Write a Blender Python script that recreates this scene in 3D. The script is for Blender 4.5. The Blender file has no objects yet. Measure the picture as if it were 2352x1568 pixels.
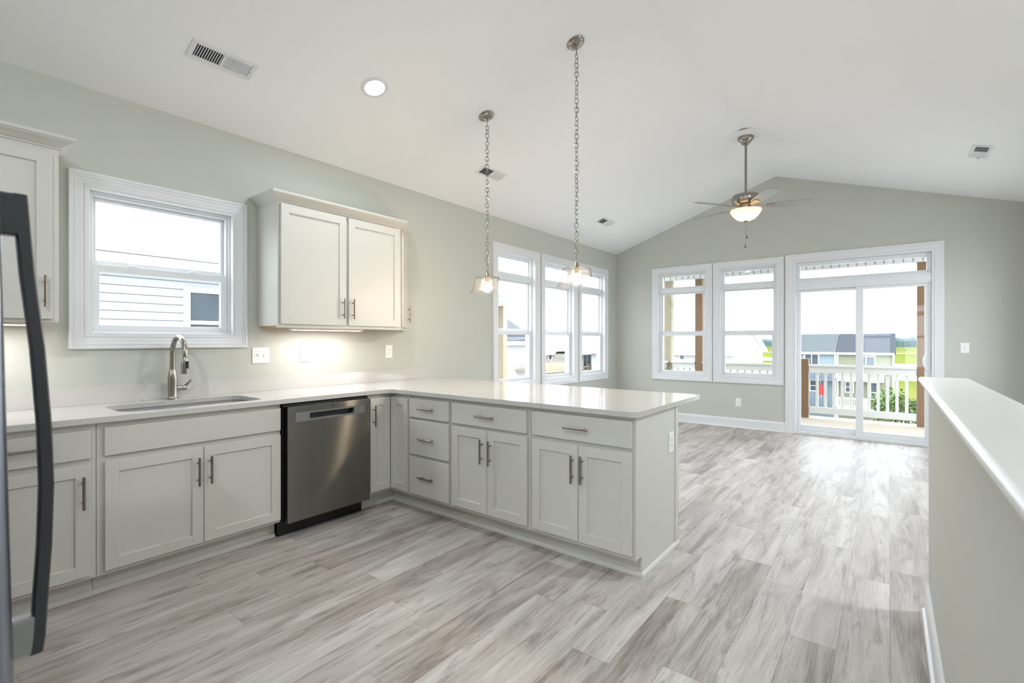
import bpy, bmesh, math, random
from mathutils import Vector, Matrix
S = bpy.context.scene
COL = S.collection
random.seed(7)
PI = math.pi

# ------------------------------------------------------------------ camera
cam_d = bpy.data.cameras.new('camera')
cam = bpy.data.objects.new('camera', cam_d)
COL.objects.link(cam)
cam.location = (0.0, -3.731, 1.292)
cam.rotation_euler = (math.radians(90 - 0.088), 0, math.radians(-52.11))
cam_d.sensor_width = 36.0
cam_d.sensor_fit = 'HORIZONTAL'
cam_d.lens = 36.0 * 1110.9 / 2352.0
cam_d.clip_start = 0.02
cam_d.clip_end = 4000
cam_d.dof.use_dof = True
cam_d.dof.focus_distance = 4.5
cam_d.dof.aperture_fstop = 4.5
S.camera = cam

# ------------------------------------------------------------------ world (bright overcast sky)
W = bpy.data.worlds.new('overcast_sky')
S.world = W
W.use_nodes = True
wn = W.node_tree
for n in list(wn.nodes): wn.nodes.remove(n)
_o = wn.nodes.new('ShaderNodeOutputWorld')
_b = wn.nodes.new('ShaderNodeBackground')
_tc = wn.nodes.new('ShaderNodeTexCoord')
_mp = wn.nodes.new('ShaderNodeMapping'); _mp.inputs['Scale'].default_value = (1.0, 1.0, 4.0)
_nz = wn.nodes.new('ShaderNodeTexNoise'); _nz.inputs['Scale'].default_value = 3.0; _nz.inputs['Detail'].default_value = 4
_rp = wn.nodes.new('ShaderNodeValToRGB')
_rp.color_ramp.elements[0].position = 0.3; _rp.color_ramp.elements[0].color = (0.80, 0.90, 1.0, 1)
_rp.color_ramp.elements[1].position = 0.7; _rp.color_ramp.elements[1].color = (0.90, 0.95, 1.0, 1)
_b.inputs['Strength'].default_value = 2.8
L = wn.links.new
L(_tc.outputs['Generated'], _mp.inputs['Vector']); L(_mp.outputs['Vector'], _nz.inputs['Vector'])
L(_nz.outputs['Fac'], _rp.inputs['Fac']); L(_rp.outputs['Color'], _b.inputs['Color']); L(_b.outputs['Background'], _o.inputs['Surface'])

# ------------------------------------------------------------------ exposure
S.view_settings.view_transform = 'Standard'
S.view_settings.look = 'None'
S.view_settings.exposure = 1.6
S.view_settings.gamma = 1.0
S.view_settings.use_curve_mapping = False
S.cycles.max_bounces = 10
S.cycles.diffuse_bounces = 6
S.cycles.glossy_bounces = 4
S.cycles.transmission_bounces = 6
S.cycles.transparent_max_bounces = 16
S.cycles.caustics_reflective = False
S.cycles.caustics_refractive = False
S.cycles.sample_clamp_indirect = 6.0
S.cycles.use_denoising = True

# power of the room's lamps
DOWNLIGHT_W = 4.5
WARM = (1.0, 0.80, 0.58)
NEUTRAL = (1.0, 0.98, 0.96)
COOL = (0.86, 0.94, 1.0)

# ------------------------------------------------------------------ materials
def srgb(r, g, b):
    f = lambda c: (c / 255.0) / 12.92 if c <= 10 else (((c / 255.0) + 0.055) / 1.055) ** 2.4
    return (f(r), f(g), f(b), 1.0)

def new_mat(name):
    m = bpy.data.materials.new(name); m.use_nodes = True
    nt = m.node_tree
    for n in list(nt.nodes): nt.nodes.remove(n)
    out = nt.nodes.new('ShaderNodeOutputMaterial')
    return m, nt, out

def pbr(name, col, rough=0.5, metal=0.0, var=0.03, scale=30.0, bump=0.0, bscale=200.0, emit=None, estr=0.0, spec=0.5, stretch=None, aniso=0.0, coat=0.0):
    """Principled surface with a little procedural tone variation (and bump)."""
    m, nt, out = new_mat(name)
    N = nt.nodes.new; K = nt.links.new
    p = N('ShaderNodeBsdfPrincipled')
    K(p.outputs['BSDF'], out.inputs['Surface'])
    p.inputs['Roughness'].default_value = rough
    p.inputs['Metallic'].default_value = metal
    p.inputs['Specular IOR Level'].default_value = spec
    p.inputs['Coat Weight'].default_value = coat
    tc = N('ShaderNodeTexCoord')
    mp = N('ShaderNodeMapping')
    if stretch: mp.inputs['Scale'].default_value = stretch
    K(tc.outputs['Object'], mp.inputs['Vector'])
    nz = N('ShaderNodeTexNoise'); nz.inputs['Scale'].default_value = scale; nz.inputs['Detail'].default_value = 3
    K(mp.outputs['Vector'], nz.inputs['Vector'])
    mx = N('ShaderNodeMix'); mx.data_type = 'RGBA'
    c = list(col)
    mx.inputs[6].default_value = (c[0] * (1 - var), c[1] * (1 - var), c[2] * (1 - var), 1)
    mx.inputs[7].default_value = (min(1, c[0] * (1 + var)), min(1, c[1] * (1 + var)), min(1, c[2] * (1 + var)), 1)
    K(nz.outputs['Fac'], mx.inputs[0]); K(mx.outputs[2], p.inputs['Base Color'])
    if bump > 0:
        nb = N('ShaderNodeTexNoise'); nb.inputs['Scale'].default_value = bscale; nb.inputs['Detail'].default_value = 2
        K(mp.outputs['Vector'], nb.inputs['Vector'])
        bp_ = N('ShaderNodeBump'); bp_.inputs['Strength'].default_value = bump; bp_.inputs['Distance'].default_value = 0.002
        K(nb.outputs['Fac'], bp_.inputs['Height']); K(bp_.outputs['Normal'], p.inputs['Normal'])
    if aniso > 0:
        p.inputs['Anisotropic'].default_value = aniso
        tg = N('ShaderNodeTangent'); tg.direction_type = 'RADIAL'; tg.axis = 'Z'
        K(tg.outputs['Tangent'], p.inputs['Tangent']); p.inputs['Anisotropic Rotation'].default_value = 0.25
    if emit:
        p.inputs['Emission Color'].default_value = (*emit[:3], 1); p.inputs['Emission Strength'].default_value = estr
    return m

def emis(name, col, strength):
    m, nt, out = new_mat(name)
    e = nt.nodes.new('ShaderNodeEmission')
    e.inputs['Color'].default_value = (*col[:3], 1); e.inputs['Strength'].default_value = strength
    nt.links.new(e.outputs['Emission'], out.inputs['Surface'])
    return m

def glass_mat(name, tint=(1, 1, 1), ior=1.45, rough=0.0, extra=0.0, bump=0.0, bscale=60.0, haze=0.0):
    """Clear pane: transparent with a Fresnel reflection."""
    m, nt, out = new_mat(name)
    N = nt.nodes.new; K = nt.links.new
    t = N('ShaderNodeBsdfTransparent'); t.inputs['Color'].default_value = (*tint, 1)
    g = N('ShaderNodeBsdfGlossy'); g.inputs['Roughness'].default_value = rough
    fr = N('ShaderNodeFresnel'); fr.inputs['IOR'].default_value = ior
    ad = N('ShaderNodeMath'); ad.operation = 'ADD'; ad.inputs[1].default_value = extra; ad.use_clamp = True
    mx = N('ShaderNodeMixShader')
    # only the outward side of each face mirrors (no total reflection inside the sheet)
    ge = N('ShaderNodeNewGeometry'); sb = N('ShaderNodeMath'); sb.operation = 'SUBTRACT'; sb.inputs[0].default_value = 1.0
    ml = N('ShaderNodeMath'); ml.operation = 'MULTIPLY'
    K(ge.outputs['Backfacing'], sb.inputs[1]); K(sb.outputs[0], ml.inputs[1])
    K(fr.outputs['Fac'], ad.inputs[0]); K(ad.outputs[0], ml.inputs[0]); K(ml.outputs[0], mx.inputs['Fac'])
    K(t.outputs[0], mx.inputs[1]); K(g.outputs[0], mx.inputs[2]); K(mx.outputs[0], out.inputs['Surface'])
    if bump > 0:
        tc = N('ShaderNodeTexCoord'); nz = N('ShaderNodeTexVoronoi'); nz.inputs['Scale'].default_value = bscale
        K(tc.outputs['Object'], nz.inputs['Vector'])
        b = N('ShaderNodeBump'); b.inputs['Strength'].default_value = bump; b.inputs['Distance'].default_value = 0.004
        K(nz.outputs['Distance'], b.inputs['Height']); K(b.outputs['Normal'], g.inputs['Normal']); K(b.outputs['Normal'], fr.inputs['Normal'])
        if haze > 0:
            lw = N('ShaderNodeLayerWeight'); lw.inputs['Blend'].default_value = 0.5
            pw_ = N('ShaderNodeMath'); pw_.operation = 'POWER'; pw_.inputs[1].default_value = 3.0; K(lw.outputs['Facing'], pw_.inputs[0])
            tm = N('ShaderNodeMix'); tm.data_type = 'RGBA'; K(pw_.outputs[0], tm.inputs[0]); tm.inputs[6].default_value = (*tint, 1); tm.inputs[7].default_value = (0.62, 0.61, 0.60, 1)
            K(tm.outputs[2], t.inputs['Color'])
            # tiny seeds in the glass catch light
            mr = N('ShaderNodeMapRange'); mr.inputs['From Min'].default_value = 0.06; mr.inputs['From Max'].default_value = 0.13
            mr.inputs['To Min'].default_value = 0.16; mr.inputs['To Max'].default_value = haze
            K(nz.outputs['Distance'], mr.inputs['Value'])
            df = N('ShaderNodeBsdfDiffuse'); df.inputs['Color'].default_value = (0.9, 0.9, 0.9, 1)
            tl_ = N('ShaderNodeBsdfTranslucent'); tl_.inputs['Color'].default_value = (0.9, 0.9, 0.9, 1)
            m1 = N('ShaderNodeMixShader'); K(df.outputs[0], m1.inputs[1]); K(tl_.outputs[0], m1.inputs[2])
            m2 = N('ShaderNodeMixShader'); K(mr.outputs[0], m2.inputs['Fac']); K(mx.outputs[0], m2.inputs[1]); K(m1.outputs[0], m2.inputs[2])
            K(m2.outputs[0], out.inputs['Surface'])
    return m

M = {}
M['wall'] = pbr('wall_paint', srgb(197, 198, 190), 0.85, var=0.012, scale=3, bump=0.06, bscale=350, spec=0.25)
M['ceiling'] = pbr('ceiling_paint', srgb(246, 246, 247), 0.9, var=0.008, scale=2, bump=0.05, bscale=300, spec=0.2)
M['trim'] = pbr('trim_paint', srgb(226, 227, 229), 0.38, var=0.008, scale=8)
M['cabinet'] = pbr('cabinet_paint', srgb(212, 210, 203), 0.42, var=0.012, scale=12, bump=0.02, bscale=150)
M['cab_edge'] = pbr('cabinet_wood_edge', srgb(205, 160, 105), 0.6, var=0.1, scale=20, stretch=(1, 12, 12))
M['vinyl'] = pbr('window_vinyl', srgb(226, 228, 230), 0.3, var=0.006, scale=10)
M['nickel'] = pbr('brushed_nickel', srgb(158, 152, 144), 0.28, 1.0, var=0.05, scale=60, stretch=(1, 1, 12))
M['chrome'] = pbr('polished_chrome', srgb(215, 216, 220), 0.12, 1.0, var=0.01)
M['handle'] = pbr('bar_pull_nickel', srgb(150, 140, 128), 0.3, 1.0, var=0.04, scale=80)
def brushed(name, col, rough, an):
    m, nt, out = new_mat(name)
    N = nt.nodes.new; K = nt.links.new
    g = N('ShaderNodeBsdfAnisotropic'); g.inputs['Roughness'].default_value = rough; g.inputs['Anisotropy'].default_value = an; g.inputs['Rotation'].default_value = 0.0
    tg = N('ShaderNodeTangent'); tg.direction_type = 'RADIAL'; tg.axis = 'Z'; K(tg.outputs[0], g.inputs['Tangent'])
    tc = N('ShaderNodeTexCoord'); mp = N('ShaderNodeMapping'); mp.inputs['Scale'].default_value = (9, 9, 0.5); K(tc.outputs['Object'], mp.inputs['Vector'])
    nz = N('ShaderNodeTexNoise'); nz.inputs['Scale'].default_value = 1.5; K(mp.outputs[0], nz.inputs['Vector'])
    mx = N('ShaderNodeMix'); mx.data_type = 'RGBA'; K(nz.outputs['Fac'], mx.inputs[0])
    mx.inputs[6].default_value = (col[0] * .9, col[1] * .9, col[2] * .9, 1); mx.inputs[7].default_value = (col[0] * 1.1, col[1] * 1.1, col[2] * 1.1, 1)
    K(mx.outputs[2], g.inputs['Color']); K(g.outputs[0], out.inputs['Surface'])
    return m
M['steel'] = brushed('brushed_dark_stainless', srgb(134, 132, 128), 0.26, 0.80)
M['steel_plain'] = pbr('satin_stainless', srgb(170, 172, 176), 0.25, 1.0, var=0.03, scale=10)
M['fridge'] = pbr('refrigerator_steel', srgb(150, 155, 165), 0.3, 1.0, var=0.03, scale=8, stretch=(0.6, 0.6, 40))
M['fridge_handle'] = pbr('dark_satin_steel', srgb(88, 89, 94), 0.33, 1.0, var=0.03, scale=8)
M['black'] = pbr('black_plastic', (0.006, 0.006, 0.006, 1), 0.45, var=0.05)
M['charcoal'] = pbr('charcoal_plastic', (0.022, 0.021, 0.02, 1), 0.4, var=0.05)
M['plastic'] = pbr('white_plastic', srgb(240, 240, 238), 0.35, var=0.006)
M['slot'] = pbr('outlet_slot', (0.05, 0.05, 0.05, 1), 0.6)
M['ivory'] = pbr('screw_white', srgb(205, 203, 198), 0.4)
M['duct'] = pbr('duct_dark', (0.03, 0.032, 0.035, 1), 0.7)
M['glass'] = glass_mat('window_glass', (0.985, 0.99, 0.988))
M['seeded'] = glass_mat('seeded_glass', (0.985, 0.983, 0.978), ior=1.5, rough=0.06, extra=0.05, bump=0.5, bscale=85, haze=0.006)
M['lens_cool'] = emis('downlight_lens', COOL, 9.0)
M['strip'] = emis('under_cabinet_diffuser', NEUTRAL, 1.2)
M['bulb'] = emis('filament_bulb', (1.0, 0.72, 0.42), 24.0)
def frosted(name, col):
    m, nt, out = new_mat(name)
    N = nt.nodes.new; K = nt.links.new
    t = N('ShaderNodeBsdfTranslucent'); t.inputs['Color'].default_value = (*col, 1)
    d = N('ShaderNodeBsdfPrincipled'); d.inputs['Base Color'].default_value = (0.85, 0.82, 0.76, 1); d.inputs['Roughness'].default_value = 0.25
    mx = N('ShaderNodeMixShader'); mx.inputs['Fac'].default_value = 0.35
    K(t.outputs[0], mx.inputs[1]); K(d.outputs[0], mx.inputs[2]); K(mx.outputs[0], out.inputs['Surface'])
    return m
M['bowl'] = frosted('frosted_bowl', (0.92, 0.84, 0.70))
M['wood_post'] = pbr('brown_post_timber', srgb(116, 90, 66), 0.75, var=0.22, scale=9, stretch=(6, 6, 0.5), bump=0.2, bscale=40)
M['wood_grey'] = pbr('weathered_post_timber', srgb(136, 128, 106), 0.8, var=0.2, scale=8, stretch=(6, 6, 0.5), bump=0.2, bscale=40)
M['deckwood'] = pbr('deck_boards', srgb(158, 146, 130), 0.75, var=0.12, scale=6, stretch=(8, 0.6, 1), bump=0.1, bscale=40)
M['rail'] = pbr('white_rail_paint', srgb(196, 196, 193), 0.55, var=0.02)
M['soffit'] = pbr('white_soffit', srgb(198, 198, 197), 0.6, var=0.02)

def siding(name, col, pitch=0.1, dark=0.72):
    m, nt, out = new_mat(name)
    N = nt.nodes.new; K = nt.links.new
    p = N('ShaderNodeBsdfPrincipled'); p.inputs['Roughness'].default_value = 0.7; p.inputs['Specular IOR Level'].default_value = 0.15
    K(p.outputs[0], out.inputs[0])
    g = N('ShaderNodeNewGeometry'); sp = N('ShaderNodeSeparateXYZ'); K(g.outputs['Position'], sp.inputs[0])
    d = N('ShaderNodeMath'); d.operation = 'DIVIDE'; d.inputs[1].default_value = pitch; K(sp.outputs['Z'], d.inputs[0])
    f = N('ShaderNodeMath'); f.operation = 'FRACT'; K(d.outputs[0], f.inputs[0])
    b = N('ShaderNodeBump'); b.inputs['Strength'].default_value = 0.6; b.inputs['Distance'].default_value = pitch * 0.12; b.invert = True
    K(f.outputs[0], b.inputs['Height']); K(b.outputs[0], p.inputs['Normal'])
    c = N('ShaderNodeMath'); c.operation = 'LESS_THAN'; c.inputs[1].default_value = 0.1; K(f.outputs[0], c.inputs[0])  # darker strip at each lap: overlap shade put into the colour
    mx = N('ShaderNodeMix'); mx.data_type = 'RGBA'; mx.inputs[6].default_value = col
    mx.inputs[7].default_value = (col[0] * dark, col[1] * dark, col[2] * dark, 1)
    K(c.outputs[0], mx.inputs[0]); K(mx.outputs[2], p.inputs['Base Color'])
    return m
M['sid_white'] = siding('white_lap_siding', srgb(164, 166, 168), 0.112, 0.5)
M['sid_blue'] = siding('pale_blue_siding', srgb(112, 124, 128), 0.22, 0.85)
M['sid_green'] = siding('sage_siding', srgb(112, 113, 95), 0.22, 0.85)
M['sid_beige'] = siding('beige_siding', srgb(150, 146, 139), 0.2, 0.9)
M['shingle'] = pbr('grey_shingles', srgb(56, 59, 63), 0.9, var=0.25, scale=5, stretch=(1, 1, 3), spec=0.05)
M['shingle_l'] = pbr('light_shingles', srgb(72, 76, 77), 0.9, var=0.2, scale=5, stretch=(1, 1, 3), spec=0.05)
M['shingle_t'] = pbr('tan_shingles', srgb(138, 133, 126), 0.9, var=0.12, scale=5, stretch=(1, 1, 3), spec=0.05)
M['metal_roof'] = pbr('ribbed_metal_roof', srgb(180, 184, 188), 0.4, 0.3, var=0.04)
M['house_pane'] = pbr('dark_house_pane', srgb(58, 66, 74), 0.15, 0.0, var=0.35, scale=4)
M['paint_blue'] = pbr('blue_grey_paint', srgb(72, 81, 92), 0.6, var=0.04)
M['balcony_wood'] = pbr('balcony_timber', srgb(134, 122, 102), 0.8, var=0.1, scale=8)
M['red'] = pbr('red_canvas', srgb(150, 40, 34), 0.8, var=0.05)
M['leaf'] = pbr('shrub_leaf', srgb(70, 90, 40), 0.7, var=0.5, scale=1.3)
M['bark'] = pbr('bark', srgb(92, 74, 56), 0.9, var=0.2)
M['tree_far'] = pbr('distant_trees', srgb(66, 80, 80), 0.95, var=0.3, scale=0.05, spec=0.05)  # muted blue-green holds the distance haze in the base colour
M['reed'] = pbr('reed_leaf', srgb(150, 156, 92), 0.8, var=0.3, scale=1.0)

def floor_mat():
    m, nt, out = new_mat('plank_floor')
    N = nt.nodes.new; K = nt.links.new
    def mth(op, a, b=None, clamp=False):
        n = N('ShaderNodeMath'); n.operation = op; n.use_clamp = clamp
        for i, v in enumerate((a, b)):
            if v is None: continue
            if hasattr(v, 'links'): K(v, n.inputs[i])
            else: n.inputs[i].default_value = v
        return n.outputs[0]
    p = N('ShaderNodeBsdfPrincipled'); K(p.outputs[0], out.inputs[0])
    g = N('ShaderNodeNewGeometry'); sp = N('ShaderNodeSeparateXYZ'); K(g.outputs['Position'], sp.inputs[0])
    X, Y = sp.outputs['X'], sp.outputs['Y']
    WID, LEN = 0.178, 1.22
    v = mth('DIVIDE', Y, WID); row = mth('FLOOR', v); fv = mth('FRACT', v)
    wn1 = N('ShaderNodeTexWhiteNoise'); wn1.noise_dimensions = '1D'; K(row, wn1.inputs['W'])
    u = mth('DIVIDE', mth('ADD', X, mth('MULTIPLY', wn1.outputs['Value'], 7.0)), LEN)
    colu = mth('FLOOR', u); fu = mth('FRACT', u)
    cb = N('ShaderNodeCombineXYZ'); K(row, cb.inputs[0]); K(colu, cb.inputs[1])
    wn2 = N('ShaderNodeTexWhiteNoise'); wn2.noise_dimensions = '3D'; K(cb.outputs[0], wn2.inputs['Vector'])
    rnd = wn2.outputs['Value']
    # grain coordinates shifted per plank
    sh = N('ShaderNodeVectorMath'); sh.operation = 'MULTIPLY_ADD'
    K(wn2.outputs['Color'], sh.inputs[0]); sh.inputs[1].default_value = (40, 40, 40); K(g.outputs['Position'], sh.inputs[2])
    def noise(scale_xyz, scale, detail=6, rough=0.6, dist=0.0):
        mp = N('ShaderNodeMapping'); mp.inputs['Scale'].default_value = scale_xyz; K(sh.outputs[0], mp.inputs['Vector'])
        n = N('ShaderNodeTexNoise'); n.inputs['Scale'].default_value = scale; n.inputs['Detail'].default_value = detail
        n.inputs['Roughness'].default_value = rough; n.inputs['Distortion'].default_value = dist
        K(mp.outputs[0], n.inputs['Vector']); return n.outputs['Fac']
    fine = noise((1.2, 34, 1), 5.0, 8, 0.72)
    broad = noise((0.75, 5.5, 1), 1.7, 5, 0.6, 0.8)
    knots = noise((2.4, 13, 1), 1.5, 5, 0.62, 0.5)
    cross = noise((60, 8, 1), 3.0, 3, 0.5)
    r1 = N('ShaderNodeValToRGB')
    e = r1.color_ramp.elements
    e[0].position = 0.34; e[0].color = srgb(128, 117, 109)
    e[1].position = 0.64; e[1].color = srgb(203, 197, 192)
    a = e.new(0.48); a.color = srgb(174, 165, 158)
    mixf = mth('ADD', mth('MULTIPLY', broad, 0.6), mth('MULTIPLY', fine, 0.4))
    mixf = mth('ADD', mixf, mth('MULTIPLY', mth('SUBTRACT', rnd, 0.5), 0.12))
    K(mixf, r1.inputs['Fac'])
    # darker worn patches on some planks
    kf = N('ShaderNodeMapRange'); kf.inputs['From Min'].default_value = 0.56; kf.inputs['From Max'].default_value = 0.70; K(knots, kf.inputs['Value'])
    kk = mth('MULTIPLY', mth('MULTIPLY', kf.outputs[0], 0.7), mth('ADD', mth('MULTIPLY', cross, 0.8), 0.4))
    mk = N('ShaderNodeMix'); mk.data_type = 'RGBA'; K(kk, mk.inputs[0]); K(r1.outputs['Color'], mk.inputs[6]); mk.inputs[7].default_value = srgb(104, 94, 88)
    # thin dark splits along the grain
    spl = noise((0.5, 14, 1), 2.6, 4, 0.55, 1.2)
    sl = N('ShaderNodeMapRange'); sl.inputs['From Min'].default_value = 0.0; sl.inputs['From Max'].default_value = 0.012
    sl.inputs['To Min'].default_value = 1.0; sl.inputs['To Max'].default_value = 0.0
    K(mth('ABSOLUTE', mth('SUBTRACT', spl, 0.64)), sl.inputs['Value'])
    ms = N('ShaderNodeMix'); ms.data_type = 'RGBA'; K(mth('MULTIPLY', sl.outputs[0], 0.6), ms.inputs[0]); K(mk.outputs[2], ms.inputs[6]); ms.inputs[7].default_value = srgb(92, 84, 80)
    # seams
    sv = mth('LESS_THAN', mth('MINIMUM', fv, mth('SUBTRACT', 1.0, fv)), 0.009)
    su = mth('LESS_THAN', mth('MINIMUM', fu, mth('SUBTRACT', 1.0, fu)), 0.0012)
    seam = mth('MAXIMUM', sv, su)
    mz = N('ShaderNodeMix'); mz.data_type = 'RGBA'; K(mth('MULTIPLY', seam, 0.4), mz.inputs[0]); K(ms.outputs[2], mz.inputs[6]); mz.inputs[7].default_value = srgb(92, 84, 78)
    K(mz.outputs[2], p.inputs['Base Color'])
    p.inputs['Specular IOR Level'].default_value = 0.5
    rr = mth('ADD', mth('MULTIPLY', fine, 0.25), 0.36); K(rr, p.inputs['Roughness'])
    b = N('ShaderNodeBump'); b.inputs['Strength'].default_value = 0.16; b.inputs['Distance'].default_value = 0.002
    K(mth('SUBTRACT', fine, seam), b.inputs['Height']); K(b.outputs[0], p.inputs['Normal'])
    return m
M['floor'] = floor_mat()

def quartz_mat():
    m, nt, out = new_mat('white_quartz')
    N = nt.nodes.new; K = nt.links.new
    p = N('ShaderNodeBsdfPrincipled'); K(p.outputs[0], out.inputs[0])
    p.inputs['Roughness'].default_value = 0.07
    tc = N('ShaderNodeTexCoord')
    n1 = N('ShaderNodeTexNoise'); n1.inputs['Scale'].default_value = 75; n1.inputs['Detail'].default_value = 4; n1.inputs['Roughness'].default_value = 0.65
    n2 = N('ShaderNodeTexNoise'); n2.inputs['Scale'].default_value = 7.5; n2.inputs['Detail'].default_value = 3; n2.inputs['Distortion'].default_value = 1.5
    K(tc.outputs['Object'], n1.inputs['Vector']); K(tc.outputs['Object'], n2.inputs['Vector'])
    a = N('ShaderNodeMapRange'); a.inputs['From Min'].default_value = 0.56; a.inputs['From Max'].default_value = 0.66; K(n1.outputs['Fac'], a.inputs['Value'])
    b = N('ShaderNodeMapRange'); b.inputs['From Min'].default_value = 0.52; b.inputs['From Max'].default_value = 0.64; K(n2.outputs['Fac'], b.inputs['Value'])
    f = N('ShaderNodeMath'); f.operation = 'MULTIPLY'; K(a.outputs[0], f.inputs[0]); K(b.outputs[0], f.inputs[1])
    f2 = N('ShaderNodeMath'); f2.operation = 'MULTIPLY'; K(f.outputs[0], f2.inputs[0]); f2.inputs[1].default_value = 0.55
    mx = N('ShaderNodeMix'); mx.data_type = 'RGBA'; mx.inputs[6].default_value = srgb(206, 203, 200); mx.inputs[7].default_value = srgb(150, 146, 142)
    K(f2.outputs[0], mx.inputs[0]); K(mx.outputs[2], p.inputs['Base Color'])
    return m
M['quartz'] = quartz_mat()

def marsh_mat():
    m, nt, out = new_mat('marsh_ground')
    N = nt.nodes.new; K = nt.links.new
    p = N('ShaderNodeBsdfPrincipled'); K(p.outputs[0], out.inputs[0]); p.inputs['Roughness'].default_value = 0.95; p.inputs['Specular IOR Level'].default_value = 0.0
    g = N('ShaderNodeNewGeometry')
    mp = N('ShaderNodeMapping'); mp.inputs['Scale'].default_value = (0.011, 0.005, 1); K(g.outputs['Position'], mp.inputs['Vector'])
    n = N('ShaderNodeTexNoise'); n.inputs['Scale'].default_value = 1.0; n.inputs['Detail'].default_value = 4; n.inputs['Distortion'].default_value = 0.4
    K(mp.outputs[0], n.inputs['Vector'])
    r = N('ShaderNodeValToRGB'); e = r.color_ramp.elements
    e[0].position = 0.3; e[0].color = srgb(70, 82, 34)
    e[1].position = 0.7; e[1].color = srgb(104, 98, 50)
    a = e.new(0.5); a.color = srgb(84, 90, 42)
    K(n.outputs['Fac'], r.inputs['Fac'])
    # unseen near ground, pale to bounce light, marsh grass from the water's edge on
    sp = N('ShaderNodeSeparateXYZ'); K(g.outputs['Position'], sp.inputs[0])
    mr = N('ShaderNodeMapRange'); mr.inputs['From Min'].default_value = 72; mr.inputs['From Max'].default_value = 84; K(sp.outputs['X'], mr.inputs['Value'])
    mz = N('ShaderNodeMix'); mz.data_type = 'RGBA'; K(mr.outputs[0], mz.inputs[0]); mz.inputs[6].default_value = srgb(176, 175, 172); K(r.outputs['Color'], mz.inputs[7])
    K(mz.outputs[2], p.inputs['Base Color'])
    return m
M['marsh'] = marsh_mat()
M['water'] = pbr('still_water', srgb(150, 158, 162), 0.06, 0.6, var=0.02, scale=0.1)

# ------------------------------------------------------------------ mesh helpers.  Room coordinates: X along the sink wall, D away from it, Z up
def room(x, d, z): return (x, -d, z)
def f_sink(d0):  return lambda u, t, z: room(u, d0 + t, z)       # faces +D
def f_far(x0):   return lambda u, t, z: room(x0 - t, u, z)       # faces -X, u runs along D
def f_left(d0):  return lambda u, t, z: room(u, d0 - t, z)       # faces -D

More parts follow.
